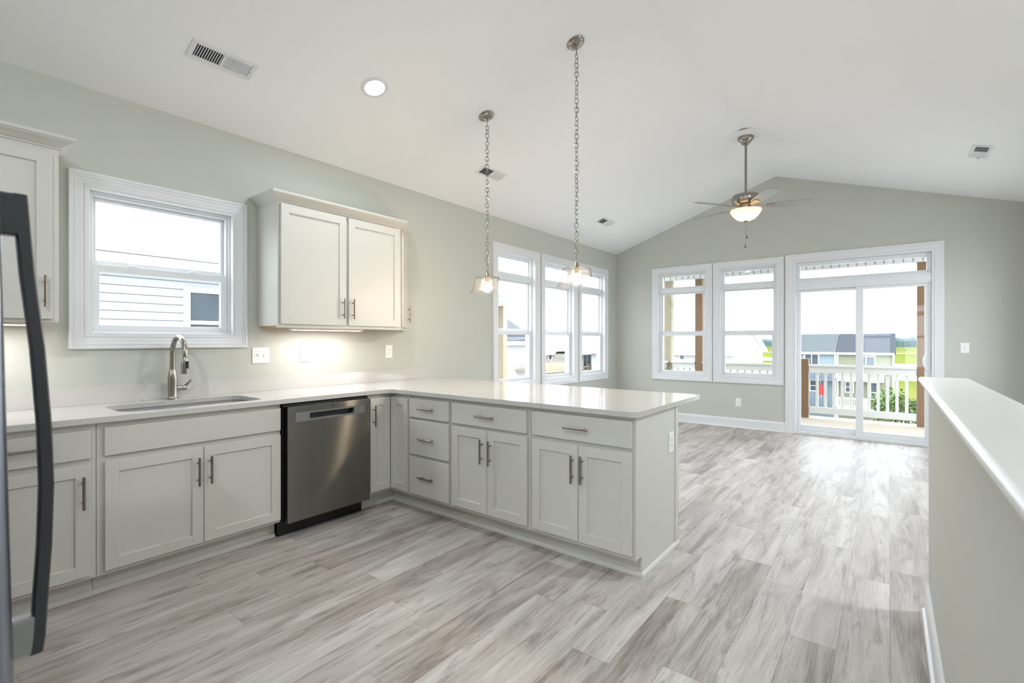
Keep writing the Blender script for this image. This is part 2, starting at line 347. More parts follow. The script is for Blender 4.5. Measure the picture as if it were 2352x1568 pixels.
class MB:
    def __init__(self, f=None):
        self.bm = bmesh.new(); self.f = f or room
    def _v(self, *c): return self.bm.verts.new(self.f(*c))
    def box(self, u0, u1, t0, t1, z0, z1, bev=0.0):
        vs = [self._v(u, t, z) for u in (u0, u1) for t in (t0, t1) for z in (z0, z1)]
        fs = [(0, 1, 3, 2), (4, 6, 7, 5), (0, 4, 5, 1), (2, 3, 7, 6), (0, 2, 6, 4), (1, 5, 7, 3)]
        faces = [self.bm.faces.new([vs[i] for i in q]) for q in fs]
        if bev > 0:
            es = list({e for fc in faces for e in fc.edges})
            bmesh.ops.bevel(self.bm, geom=es, offset=bev, segments=2, affect='EDGES', profile=0.5)
        return self
    def prism(self, poly, a0, a1, axis='u'):
        """poly in the two remaining coordinates (in u,t,z order), swept from a0 to a1 along axis."""
        def mk(a, q):
            if axis == 'u': return self._v(a, q[0], q[1])
            if axis == 't': return self._v(q[0], a, q[1])
            return self._v(q[0], q[1], a)
        r0 = [mk(a0, q) for q in poly]; r1 = [mk(a1, q) for q in poly]
        n = len(poly)
        self.bm.faces.new(r0); self.bm.faces.new(list(reversed(r1)))
        for i in range(n): self.bm.faces.new((r0[i], r0[(i + 1) % n], r1[(i + 1) % n], r1[i]))
        return self
    def ring(self, pts_list, closed_path=True, closed_prof=True):
        """list of vertex rings (each a list of coords) -> skin."""
        rings = [[self._v(*c) for c in r] for r in pts_list]
        n = len(rings); k = len(rings[0])
        for i in range(n if closed_path else n - 1):
            a, b = rings[i], rings[(i + 1) % n]
            for j in range(k if closed_prof else k - 1):
                self.bm.faces.new((a[j], a[(j + 1) % k], b[(j + 1) % k], b[j]))
        if not closed_path and closed_prof:
            self.bm.faces.new(rings[0]); self.bm.faces.new(list(reversed(rings[-1])))
        return self
    def frame(self, u0, u1, z0, z1, prof):
        """mitred rectangular frame; prof = (distance outwards from the inner rectangle, t)."""
        corners = [(u0, z0, -1, -1), (u1, z0, 1, -1), (u1, z1, 1, 1), (u0, z1, -1, 1)]
        return self.ring([[(cu + su * w, t, cz + sz * w) for (w, t) in prof] for (cu, cz, su, sz) in corners])
    def rectframe(self, u0, u1, z0, z1, wl, wr, wb, wt, t0, t1, bev=0.0):
        self.box(u0, u0 + wl, t0, t1, z0, z1, bev); self.box(u1 - wr, u1, t0, t1, z0, z1, bev)
        self.box(u0 + wl, u1 - wr, t0, t1, z0, z0 + wb, bev); self.box(u0 + wl, u1 - wr, t0, t1, z1 - wt, z1, bev)
        return self
    def tube(self, pts, r, seg=10, closed=False, caps=True):
        P = [Vector(self.f(*q)) for q in pts]; n = len(P); rings = []
        rr = r if isinstance(r, (list, tuple)) else [r] * n
        prev = None
        for i in range(n):
            if closed: T = P[(i + 1) % n] - P[i - 1]
            else: T = P[min(i + 1, n - 1)] - P[max(i - 1, 0)]
            T.normalize()
            if prev is None:
                a = Vector((0, 0, 1)) if abs(T.z) < 0.9 else Vector((1, 0, 0))
                A = T.cross(a).normalized()
            else:
                A = (prev - T * prev.dot(T)).normalized()
            prev = A; Bv = T.cross(A)
            rings.append([self.bm.verts.new(P[i] + (A * math.cos(2 * PI * k / seg) + Bv * math.sin(2 * PI * k / seg)) * rr[i]) for k in range(seg)])
        for i in range(n if closed else n - 1):
            a, b = rings[i], rings[(i + 1) % n]
            for k in range(seg): self.bm.faces.new((a[k], a[(k + 1) % seg], b[(k + 1) % seg], b[k]))
        if caps and not closed:
            self.bm.faces.new(rings[0]); self.bm.faces.new(list(reversed(rings[-1])))
        return self
    def lathe(self, prof, c, seg=32, axis=(0, 0, 1), smooth=True, caps=False):
        """prof = (radius, height) along axis from the world point c (Blender coords)."""
        ax = Vector(axis).normalized(); a = Vector((1, 0, 0)) if abs(ax.x) < 0.9 else Vector((0, 1, 0))
        A = ax.cross(a).normalized(); Bv = ax.cross(A); C = Vector(c); rings = []
        for (r, h) in prof:
            if r < 1e-6: rings.append([self.bm.verts.new(C + ax * h)])
            else: rings.append([self.bm.verts.new(C + ax * h + (A * math.cos(2 * PI * k / seg) + Bv * math.sin(2 * PI * k / seg)) * r) for k in range(seg)])
        for a_, b_ in zip(rings, rings[1:]):
            for k in range(seg):
                k2 = (k + 1) % seg
                if len(a_) == 1 and len(b_) == 1: continue
                if len(a_) == 1: self.bm.faces.new((a_[0], b_[k], b_[k2]))
                elif len(b_) == 1: self.bm.faces.new((a_[k], b_[0], a_[k2]))
                else: self.bm.faces.new((a_[k], a_[k2], b_[k2], b_[k]))
        return self
    def quad(self, *c):
        self.bm.faces.new([self._v(*q) for q in c]); return self
    def obj(self, name, mat, parent=None, smooth=False, recalc=True, label=None):
        bm = self.bm
        if recalc: bmesh.ops.recalc_face_normals(bm, faces=bm.faces)
        if smooth:
            for f in bm.faces: f.smooth = True
            for e in bm.edges:
                if len(e.link_faces) == 2 and e.calc_face_angle(0) > math.radians(38): e.smooth = False
        if parent is not None:
            root = parent
            while root.parent is not None: root = root.parent
            off = root.location
            if off.length > 0: bmesh.ops.translate(bm, verts=bm.verts, vec=-off)
        me = bpy.data.meshes.new(name)
        bm.to_mesh(me); bm.free()
        o = bpy.data.objects.new(name, me); COL.objects.link(o)
        mats = mat if isinstance(mat, (list, tuple)) else [mat]
        for q in mats: me.materials.append(q)
        if parent is not None: o.parent = parent
        if label: o['label'] = label
        return o

def thing(name, label, cat, loc, group=None):
    o = bpy.data.objects.new(name, None); COL.objects.link(o)
    o.empty_display_size = 0.1
    o.location = loc; o['label'] = label; o['category'] = cat
    if group: o['group'] = group
    return o
def tag(o, label, cat, group=None, kind=None):
    o['label'] = label; o['category'] = cat
    if group: o['group'] = group
    if kind: o['kind'] = kind
    return o
def struct(o, label=None, cat=None):
    o['kind'] = 'structure'
    if label: o['label'] = label
    if cat: o['category'] = cat
    return o
def copy_tree(o, parent=None):
    c = o.copy(); COL.objects.link(c)
    if parent is not None: c.parent = parent
    for ch in list(o.children): copy_tree(ch, c)
    return c

def area_light(name, loc, size, power, color, rot=(0, 0, 0), shape='DISK', spread=PI, parent=None, size_y=None):
    ld = bpy.data.lights.new(name, 'AREA'); ld.shape = shape; ld.size = size
    if size_y: ld.size_y = size_y
    ld.energy = power; ld.color = color; ld.spread = spread
    o = bpy.data.objects.new(name, ld); COL.objects.link(o); o.rotation_euler = rot
    if parent is not None:
        o.parent = parent; o.location = Vector(loc) - parent.location
    else: o.location = loc
    return o
def point_light(name, loc, r, power, color, parent=None):
    ld = bpy.data.lights.new(name, 'POINT'); ld.shadow_soft_size = r; ld.energy = power; ld.color = color
    o = bpy.data.objects.new(name, ld); COL.objects.link(o)
    if parent is not None:
        o.parent = parent; o.location = Vector(loc) - parent.location
    else: o.location = loc
    return o

# ------------------------------------------------------------------ the room
XF = 7.75; XB = -3.0; DR = 4.95; WT = 0.16
ZW = 2.785; R0 = 2.461; ZR = 3.634; SL = (ZR - ZW) / R0; SR = 0.325
def ceil_z(d): return ZW + SL * d if d <= R0 else ZR - SR * (d - R0)

def wall_with_holes(f, u0, u1, z0, z1, t0, t1, holes):
    us = sorted({u0, u1, *[h[0] for h in holes], *[h[1] for h in holes]})
    zs = sorted({z0, z1, *[h[2] for h in holes], *[h[3] for h in holes]})
    mb = MB(f)
    for a, b in zip(us, us[1:]):
        for c, d in zip(zs, zs[1:]):
            um, zm = (a + b) / 2, (c + d) / 2
            if any(h[0] < um < h[1] and h[2] < zm < h[3] for h in holes): continue
            mb.box(a, b, t0, t1, c, d)
    return mb

WIN_SINK = [(4.417, 5.394), (5.431, 6.408), (6.443, 7.405)]
WIN_FAR = [(0.645, 1.600), (1.611, 2.566)]
CW = 0.09
holes_s = [(0.711, 1.526, 1.326, 2.203)] + [(a + CW, b - CW, 0.752, 2.388) for a, b in WIN_SINK]
holes_f = [(a + CW, b - CW, 0.752, 2.390) for a, b in WIN_FAR] + [(2.690, 4.168, 0.0, 2.400)]
struct(wall_with_holes(f_sink(0), XB, XF + WT, 0.0, ZW + 0.02, -WT, 0.0, holes_s).obj('wall_left', M['wall']))
mb = wall_with_holes(f_far(XF), 0.0, DR, 0.0, 2.6, -WT, 0.0, holes_f)
mb.prism([(0.0, 2.6), (DR, 2.6), (DR, ceil_z(DR) + 0.02), (R0, ZR + 0.02), (0.0, ZW + 0.02)], -WT, 0.0, 't')
struct(mb.obj('wall_far', M['wall']))
FILL_WIN_RIGHT = [(5.32, 6.29), (6.33, 7.30)]  # added windows just out of view, to let more daylight in
holes_r = [(a + CW, b - CW, 0.752, 2.390) for a, b in FILL_WIN_RIGHT]
struct(wall_with_holes(f_left(DR), XB, XF + WT, 0.0, ceil_z(DR) + 0.02, -WT, 0.0, holes_r).obj('wall_right', M['wall']))
f_back = lambda u, t, z: room(XB + t, u, z)
FILL_WIN_BACK = [(2.98, 3.93), (3.95, 4.90)]  # added windows behind the camera, for extra light on the room
holes_b = [(a + CW, b - CW, 0.452, 2.390) for a, b in FILL_WIN_BACK]
mb = wall_with_holes(f_back, 0.0, DR, 0.0, 2.6, -WT, 0.0, holes_b)
mb.prism([(0.0, 2.6), (DR, 2.6), (DR, ceil_z(DR) + 0.02), (R0, ZR + 0.02), (0.0, ZW + 0.02)], -WT, 0.0, 't')
struct(mb.obj('wall_back', M['wall']))
struct(MB().box(-0.92, -0.80, 0.0, 2.78, 0.0, 2.78).obj('wall_fridge', M['wall']))
mb = MB()
mb.prism([(-WT, ceil_z(0) - SL * WT), (R0, ZR), (DR + WT, ZR - SR * (DR + WT - R0)), (DR + WT, ZR - SR * (DR + WT - R0) + 0.12), (R0, ZR + 0.12), (-WT, ceil_z(0) - SL * WT + 0.12)], XB - WT, XF + WT, 'u')
struct(mb.obj('ceiling', M['ceiling']))
struct(MB().box(XB - WT, XF + WT, -WT, DR + WT, -0.15, 0.0).obj('floor', M['floor']))

# baseboards
BP = [(0, 0), (0, 0.14), (0.004, 0.14), (0.008, 0.134), (0.012, 0.122), (0.014, 0.112), (0.014, 0.02), (0.024, 0.014), (0.026, 0.0)]
def baseboard(f, u0, u1, name, parent=None):
    mb = MB(f); mb.prism(BP, u0, u1, 'u'); return struct(mb.obj(name, M['trim'], parent))
baseboard(f_far(XF), 0.0, 2.588, 'baseboard_far')
baseboard(f_far(XF), 4.262, DR, 'baseboard_far_end')
baseboard(f_sink(0), 3.49, XF - 0.026, 'baseboard_left')
baseboard(f_left(DR), XB, XF - 0.026, 'baseboard_right')

# half wall by the stair, with its cap
hw = struct(MB().box(XB, 3.03, 3.883, 3.998, 0.0, 1.09).obj('wall_half', M['wall']))
mb = MB()
capr = 0.0135
prof = []
for k in range(9):
    a = PI / 2 + PI * k / 8
    prof.append((3.845 + capr + capr * math.cos(a), 1.1035 + capr * math.sin(a)))
for k in range(9):
    a = -PI / 2 + PI * k / 8
    prof.append((4.033 - capr + capr * math.cos(a), 1.1035 + capr * math.sin(a)))
mb.prism(prof, XB, 3.072, 'u')
mb.box(XB, 3.05, 3.865, 3.883, 1.072, 1.0902, 0.004); mb.box(XB, 3.05, 3.998, 4.016, 1.072, 1.0902, 0.004)
M['cap'] = pbr('cap_paint', srgb(208, 207, 204), 0.3, var=0.01, scale=3, stretch=(0.4, 8, 8))
struct(mb.obj('cap', M['cap'], hw, smooth=True))
baseboard(f_left(3.883), XB, 3.03, 'baseboard_half')

# ------------------------------------------------------------------ windows
CAS = [(0, -0.002), (0, 0.010), (0.010, 0.0125), (0.016, 0.009), (0.030, 0.012), (0.052, 0.0145), (0.057, 0.018), (0.070, 0.0165), (0.073, 0.021), (0.086, 0.022), (CW, 0.020), (CW, -0.002)]
def window(n, f, o0, o1, z0, z1, hole, transom=True, zt=(2.050, 2.147), zm=1.372, label=None):
    """o0..z1: outer edge of the casing; hole = rough opening."""
    h0, h1, hz0, hz1 = hole
    root = thing('window_%d' % n, label, 'window', f((h0 + h1) / 2, 0, hz0))
    root['kind'] = 'structure'
    s = (h0 - o0) / CW
    MB(f).frame(h0, h1, hz0, hz1, [(w * s, t) for w, t in CAS]).obj('casing', M['trim'], root)
    j = 0.012
    MB(f).rectframe(h0, h1, hz0, hz1, j, j, j, j, -WT + 0.002, 0.008, 0.0015).obj('jamb', M['trim'], root)
    a0, a1, b0, b1 = h0 + j, h1 - j, hz0 + j, hz1 - j
    fw = 0.026
    fr = MB(f); fr.rectframe(a0, a1, b0, b1, fw, fw, 0.022, fw, -0.125, -0.048, 0.003)
    fr.rectframe(a0, a1, b0, b1, 0.012, 0.012, 0.010, 0.012, -0.048, -0.034, 0.002)
    if transom: fr.box(a0 + fw, a1 - fw, -0.125, -0.044, zt[0] + 0.012, zt[1] - 0.008, 0.003)
    fr.obj('frame', M['vinyl'], root)
    i0, i1, k0, k1 = a0 + fw, a1 - fw, b0 + 0.022, b1 - fw
    top = zt[0] + 0.012 if transom else k1
    if transom:
        sw = 0.017
        MB(f).rectframe(i0, i1, zt[1] - 0.008, k1, sw, sw, 0.020, sw, -0.115, -0.078, 0.003).obj('transom_sash', M['vinyl'], root)
        MB(f).box(i0 + sw, i1 - sw, -0.098, -0.094, zt[1] + 0.012, k1 - sw).obj('pane', M['glass'], root)
    # upper sash (behind), lower sash (in front)
    su = 0.022
    MB(f).rectframe(i0, i1, zm + 0.035, top, su, su, 0.038, su, -0.118, -0.086, 0.003).obj('upper_sash', M['vinyl'], root)
    MB(f).box(i0 + su, i1 - su, -0.104, -0.100, zm + 0.073, top - su).obj('pane', M['glass'], root)
    lo = MB(f); lo.rectframe(i0 - 0.004, i1 + 0.004, k0, zm + 0.045, 0.036, 0.036, 0.028, 0.046, -0.082, -0.05, 0.003)
    sash = lo.obj('lower_sash', M['vinyl'], root)
    MB(f).box(i0 + 0.032, i1 - 0.032, -0.068, -0.064, k0 + 0.028, zm - 0.001).obj('pane', M['glass'], root)
    for q in ((0.27, 0.73) if h1 - h0 > 0.7 else (0.5,)):
        u = i0 + (i1 - i0) * q
        MB(f).box(u - 0.028, u + 0.028, -0.084, -0.056, zm + 0.0445, zm + 0.056, 0.004).obj('sash_lock', M['vinyl'], sash)
    return root

fS, fF = f_sink(0), f_far(XF)
window(1, fS, 0.628, 1.609, 1.243, 2.286, holes_s[0], transom=False, zm=1.712, label='white framed kitchen window above the sink')
for i, (a, b) in enumerate(WIN_SINK):
    window(2 + i, fS, a, b, 0.662, 2.478, holes_s[1 + i],
           label=['tall white window in the side wall nearest the kitchen cabinets', 'tall white window in the side wall, middle of its three', 'tall white window in the side wall nearest the room corner'][i])
for i, (a, b) in enumerate(WIN_FAR):
    window(5 + i, fF, a, b, 0.662, 2.480, holes_f[i],
           label=['tall white window in the gable wall nearest the room corner', 'tall white window in the gable wall beside the sliding door'][i])

for i, (a, b) in enumerate(FILL_WIN_RIGHT):
    window(7 + i, f_left(DR), a, b, 0.662, 2.480, holes_r[i], label='added unseen daylight window in the wall opposite the kitchen, %s from the gable' % ('second', 'first')[i])
for i, (a, b) in enumerate(FILL_WIN_BACK):
    window(9 + i, f_back, a, b, 0.362, 2.480, holes_b[i], label='added unseen daylight window in the wall behind the camera, %s the half wall' % ('in front of', 'beyond')[i])

# sliding glass door with transom
d0, d1, dz = 2.690, 4.168, 2.400
door = thing('door_1', 'white sliding glass door with transom onto the deck', 'door', fF((d0 + d1) / 2, 0, 0)); door['kind'] = 'structure'
mb = MB(fF)
wl, wr, wtp = 0.104, 0.09, 0.09
outer = [(w / CW, t) for w, t in CAS]
mb.ring([[(d1 + q * wr, t, 0.0) for q, t in outer], [(d1 + q * wr, t, dz + q * wtp) for q, t in outer],
         [(d0 - q * wl, t, dz + q * wtp) for q, t in outer], [(d0 - q * wl, t, 0.0) for q, t in outer]], closed_path=False)
mb.obj('casing', M['trim'], door)
fr = MB(fF)
fr.box(d0, d0 + 0.022, -0.155, 0.006, 0, dz, 0.002); fr.box(d1 - 0.022, d1, -0.155, 0.006, 0, dz, 0.002)
fr.box(d0 + 0.022, d1 - 0.022, -0.155, 0.006, dz - 0.022, dz, 0.002)
fr.box(d0 + 0.022, d1 - 0.022, -0.14, -0.02, 2.000, 2.128, 0.004)
fr.box(d0 + 0.022, d1 - 0.022, -0.03, -0.012, 2.03, 2.10, 0.003)
fr.obj('frame', M['vinyl'], door)
MB(fF).box(d0 + 0.01, d1 - 0.01, -0.155, 0.012, 0.0, 0.042, 0.004).obj('threshold', M['vinyl'], door)
MB(fF).rectframe(d0 + 0.022, d1 - 0.022, 2.128, dz - 0.022, 0.045, 0.045, 0.034, 0.055, -0.11, -0.06, 0.004).obj('transom_sash', M['vinyl'], door)
MB(fF).box(d0 + 0.06, d1 - 0.06, -0.088, -0.084, 2.155, dz - 0.07).obj('pane', M['glass'], door)
pl = MB(fF).rectframe(d0 + 0.022, 3.47, 0.042, 2.0, 0.052, 0.07, 0.08, 0.035, -0.115, -0.08, 0.004).obj('fixed_panel', M['vinyl'], door)
MB(fF).box(d0 + 0.07, 3.405, -0.1, -0.096, 0.12, 1.967).obj('pane', M['glass'], pl)
pr = MB(fF).rectframe(3.392, d1 - 0.022, 0.042, 2.0, 0.082, 0.064, 0.068, 0.035, -0.068, -0.034, 0.004).obj('sliding_panel', M['vinyl'], door)
MB(fF).box(3.47, d1 - 0.084, -0.053, -0.049, 0.108, 1.967).obj('pane', M['glass'], pr)
hd = MB(fF)
hd.tube([(4.118 - 0.05 * math.sin(PI * k / 12), -0.034 + 0.032 * math.sin(PI * k / 12) ** 0.5 if 0 < k < 12 else -0.034, 1.04 - 0.1 * math.cos(PI * k / 12)) for k in range(13)], 0.009, 8)
hd.box(4.104, 4.134, -0.034, -0.026, 0.93, 1.15, 0.003)
hd.obj('handle', M['vinyl'], pr, smooth=True, label='white curved door pull')

# ------------------------------------------------------------------ cabinets
def pull_bar(f, u, z, t, parent, vertical=True, L=0.16, name='handle'):
    mb = MB(f); h = L / 2
    if vertical:
        mb.tube([(u, t + 0.03, z - h), (u, t + 0.03, z + h)], 0.0062, 12)
        for s in (-0.048, 0.048): mb.tube([(u, t, z + s), (u, t + 0.03, z + s)], 0.0045, 8)
    else:
        mb.tube([(u - h, t + 0.03, z), (u + h, t + 0.03, z)], 0.0062, 12)
        for s in (-0.048, 0.048): mb.tube([(u + s, t, z), (u + s, t + 0.03, z)], 0.0045, 8)
    return mb.obj(name, M['handle'], parent, smooth=True)

def front(f, kind, u0, u1, z0, z1, parent, t=0.0015, st=0.057, name=None):
    """shaker door or slab drawer front standing t off the face frame"""
    mb = MB(f); T = t + 0.020
    if kind == 'shaker':
        s = st
        mb.box(u0, u0 + s, t, T, z0, z1, 0.0016); mb.box(u1 - s, u1, t, T, z0, z1, 0.0016)
        mb.box(u0 + s - 0.0005, u1 - s + 0.0005, t, T, z0, z0 + s, 0.0016); mb.box(u0 + s - 0.0005, u1 - s + 0.0005, t, T, z1 - s, z1, 0.0016)
        mb.box(u0 + s - 0.004, u1 - s + 0.004, t, T - 0.009, z0 + s - 0.004, z1 - s + 0.004)
    else:
        mb.box(u0, u1, t, T, z0, z1, 0.0022)
    return mb.obj(name or ('door' if kind == 'shaker' else 'drawer'), M['cabinet'], parent)

def carcass(f, u0, u1, depth, z0, z1, parent, sides=(True, True), top=False, name='body'):
    mb = MB(f)
    mb.box(u0, u0 + 0.016, -depth, -0.019, z0, z1); mb.box(u1 - 0.016, u1, -depth, -0.019, z0, z1)
    mb.box(u0 + 0.016, u1 - 0.016, -depth, -0.019, z0, z0 + 0.016)
    if top: mb.box(u0 + 0.016, u1 - 0.016, -depth, -0.019, z1 - 0.016, z1)
    mb.box(u0 + 0.016, u1 - 0.016, -depth, -depth + 0.006, z0 + 0.016, z1)
    b = mb.obj(name, M['cabinet'], parent)
    MB(f).box(u0, u1, -0.019, 0.0, z0, z1, 0.0008).obj('face_frame', M['cabinet'], parent)
    return b

fb = f_sink(0.61)
Z0, Z1 = 0.114, 0.884
def base(name, label, u0, u1, f, group='base cabinets under the countertop', depth=0.606, kick=True):
    r = thing(name, label, 'cabinet', f((u0 + u1) / 2, -0.3, 0.0), group)
    carcass(f, u0, u1, depth, Z0, Z1, r)
    if kick: MB(f).box(u0, u1, -0.094, -0.078, 0.0, Z0).obj('toe_kick', M['cabinet'], r)
    return r
# left of the sink
c = base('base_cabinet', 'white base cabinet with one drawer over one door beside the refrigerator', 0.110, 0.629, fb)
d = front(fb, 'slab', 0.135, 0.604, 0.713, 0.852, c, name='drawer'); pull_bar(fb, 0.372, 0.79, 0.0215, d, False)
d = front(fb, 'shaker', 0.135, 0.604, 0.136, 0.683, c); pull_bar(fb, 0.574, 0.551, 0.0215, d)
# sink base
c = base('base_cabinet', 'wide white sink cabinet with two doors below a plain false front', 0.631, 1.555, fb)
front(fb, 'slab', 0.659, 1.549, 0.714, 0.855, c, name='false_front')
d = front(fb, 'shaker', 0.660, 1.1025, 0.136, 0.684, c); pull_bar(fb, 1.072, 0.549, 0.0215, d)
d = front(fb, 'shaker', 1.106, 1.549, 0.136, 0.684, c); pull_bar(fb, 1.135, 0.551, 0.0215, d)
# corner (lazy susan) cabinet: L-shaped
XP = 2.443
fp = f_far(XP)
c = thing('corner_cabinet', 'white corner base cabinet with a hinged pair of narrow panelled doors', 'cabinet', room(2.6, 0.5, 0), 'base cabinets under the countertop')
mb = MB(); z = (Z0, Z1)
mb.box(2.214, 2.230, 0.004, 0.591, *z); mb.box(2.230, 3.03, 0.004, 0.010, *z); mb.box(3.03, 3.046, 0.004, 0.845, *z)
mb.box(2.462, 3.03, 0.829, 0.845, *z); mb.box(2.230, 3.03, 0.010, 0.591, Z0, Z0 + 0.016); mb.box(2.462, 3.03, 0.591, 0.829, Z0, Z0 + 0.016)
mb.obj('body', M['cabinet'], c)
mb = MB(); mb.box(2.214, 2.462, 0.591, 0.610, *z, 0.0008); mb.box(2.443, 2.462, 0.610, 0.845, *z, 0.0008); mb.obj('face_frame', M['cabinet'], c)
mb = MB(); mb.box(2.214, 2.537, 0.516, 0.532, 0, Z0); mb.box(2.521, 2.537, 0.532, 0.845, 0, Z0); mb.obj('toe_kick', M['cabinet'], c)
d = front(fb, 'shaker', 2.236, 2.4195, 0.136, 0.852, c); pull_bar(fb, 2.262, 0.719, 0.0215, d)
front(fp, 'shaker', 0.634, 0.8345, 0.138, 0.854, c)
# peninsula units
def pen(name, label, u0, u1): return base(name, label, u0, u1, fp, depth=0.605)
c = pen('base_cabinet', 'narrow white cabinet with a stack of three drawers next to the corner', 0.847, 1.292)
for z0, z1, zh in ((0.716, 0.856, 0.79), (0.438, 0.697, 0.563), (0.138, 0.416, 0.279)):
    d = front(fp, 'slab', 0.855, 1.276, z0, z1, c, name='drawer'); pull_bar(fp, 1.061, zh, 0.0215, d, False)
c = pen('base_cabinet', 'white peninsula cabinet with drawer and two doors, between the drawer stack and end cabinet', 1.294, 1.981)
d = front(fp, 'slab', 1.309, 1.958, 0.716, 0.857, c, name='drawer'); pull_bar(fp, 1.629, 0.788, 0.0215, d, False)
d = front(fp, 'shaker', 1.309, 1.6335, 0.140, 0.694, c); pull_bar(fp, 1.597, 0.555, 0.0215, d)
d = front(fp, 'shaker', 1.6375, 1.961, 0.140, 0.694, c); pull_bar(fp, 1.669, 0.554, 0.0215, d)
c = pen('base_cabinet', 'white cabinet with drawer and two doors at the free end of the peninsula', 1.983, 2.655)
d = front(fp, 'slab', 2.000, 2.652, 0.716, 0.861, c, name='drawer'); pull_bar(fp, 2.323, 0.79, 0.0215, d, False)
d = front(fp, 'shaker', 2.000, 2.3245, 0.140, 0.691, c); pull_bar(fp, 2.294, 0.554, 0.0215, d)
d = front(fp, 'shaker', 2.3285, 2.652, 0.140, 0.691, c); pull_bar(fp, 2.356, 0.558, 0.0215, d)
# finished end panel and back of the peninsula
mb = MB(); mb.prism([(XP, Z0), (2.521, Z0), (2.521, 0.0), (3.085, 0.0), (3.085, Z1), (XP, Z1)], 2.656, 2.669, 't')
ep = mb.obj('end_panel', M['cabinet']); tag(ep, 'pale finished panel closing the free end of the peninsula', 'panel')
MB().box(3.037, 3.089, 2.6695, 2.674, 0.024, 0.8835, 0.001).obj('corner_batten', M['cabinet'], ep)
bpn = MB().box(3.066, 3.085, 0.002, 2.6555, 0.0, Z1).obj('back_panel', M['cabinet']); tag(bpn, 'pale finished panel along the living side of the peninsula', 'panel')

# shoe moulding at the cabinet feet
def shoe(mbk, pts):
    """quarter round along a floor polyline of (X, D, outward nx, nd)"""
    prof = [(0, 0), (0.013, 0), (0.013, 0.006), (0.0105, 0.014), (0.006, 0.021), (0.002, 0.026), (0, 0.027)]
    mbk.ring([[(x + nx * w, d + nd * w, z) for w, z in prof] for x, d, nx, nd in pts], closed_path=False)
mb = MB(); shoe(mb, [(0.11, 0.532, 0, 1), (1.555, 0.532, 0, 1)]); struct(mb.obj('trim_1', M['cabinet']))
mb = MB(); shoe(mb, [(2.214, 0.532, 0, 1), (2.521, 0.532, -1, 1), (2.521, 2.669, -1, 1), (3.089, 2.669, 1, 1), (3.089, 0.03, 1, 0)]); struct(mb.obj('trim_2', M['cabinet']))

# ------------------------------------------------------------------ wall cabinets
CROWN = [(0.0, 0.0), (0.006, 0.0), (0.008, 0.008), (0.014, 0.011), (0.020, 0.017), (0.034, 0.028), (0.048, 0.036), (0.054, 0.043), (0.060, 0.046), (0.062, 0.062), (0.0, 0.062)]
def crown_rings(path, z):
    n = len(path); out = []
    def nrm(a, b):
        dx, dd = b[0] - a[0], b[1] - a[1]; l = math.hypot(dx, dd); return (-dd / l, dx / l)
    for i, p in enumerate(path):
        ns = []
        if i > 0: ns.append(nrm(path[i - 1], p))
        if i < n - 1: ns.append(nrm(p, path[i + 1]))
        if len(ns) == 2:
            s = (ns[0][0] + ns[1][0], ns[0][1] + ns[1][1]); k = 1 + ns[0][0] * ns[1][0] + ns[0][1] * ns[1][1]
            m = (s[0] / k, s[1] / k)
        else: m = ns[0]
        out.append([(p[0] + m[0] * w, p[1] + m[1] * w, z + h) for w, h in CROWN])
    return out
fu = f_sink(0.305)
UZ0, UZ1 = 1.388, 2.300
def upper(label, u0, u1):
    r = thing('wall_cabinet', label, 'cabinet', room((u0 + u1) / 2, 0.0, UZ0), 'wall cabinets over the counter')
    carcass(fu, u0, u1, 0.302, UZ0 + 0.012, UZ1, r, top=True)
    MB(fu).box(u0 + 0.016, u1 - 0.016, -0.295, -0.02, UZ0 + 0.004, UZ0 + 0.0118).obj('underside', M['cab_edge'], r, label='bare wood underside')
    MB(fu).box(u0, u1, -0.0195, -0.0005, UZ0, UZ0 + 0.014).obj('light_rail', M['cabinet'], r)
    return r
path = [(1.690, 0.001), (1.690, 0.305), (2.790, 0.305), (3.085, 0.016)]
rings = crown_rings(path, 2.290)
uc = upper('white wall cabinet with two panelled doors right of the kitchen window', 1.690, 2.788)
d = front(fu, 'shaker', 1.706, 2.229, 1.413, 2.273, uc, st=0.06); pull_bar(fu, 2.197, 1.545, 0.0215, d)
d = front(fu, 'shaker', 2.252, 2.764, 1.413, 2.273, uc, st=0.06); pull_bar(fu, 2.284, 1.545, 0.0215, d)
MB().ring(rings[:3], closed_path=False).obj('crown', M['cabinet'], uc)
# angled end cabinet
A = Vector((2.790, 0.305)); Bv = Vector((3.085, 0.016)); e = (Bv - A); LEN = e.length; e.normalize(); nn = Vector((-e.y, e.x))
fa = lambda u, t, z: room(A.x + e.x * u + nn.x * t, A.y + e.y * u + nn.y * t, z)
ac = thing('wall_cabinet', 'white angled end wall cabinet with one narrow door facing the living area', 'cabinet', room(2.85, 0.0, UZ0), 'wall cabinets over the counter')
mb = MB(); mb.prism([(2.7895, 0.003), (2.7895, 0.292), (3.062, 0.024), (3.062, 0.003)], UZ0, UZ1, 'z'); mb.obj('body', M['cabinet'], ac)
MB(fa).box(0.004, LEN, -0.018, 0.0, UZ0, UZ1, 0.0008).obj('face_frame', M['cabinet'], ac)
d = front(fa, 'shaker', 0.030, LEN - 0.012, 1.413, 2.273, ac, st=0.06); pull_bar(fa, LEN - 0.045, 1.545, 0.0215, d)
MB().ring(rings[2:], closed_path=False).obj('crown', M['cabinet'], ac)
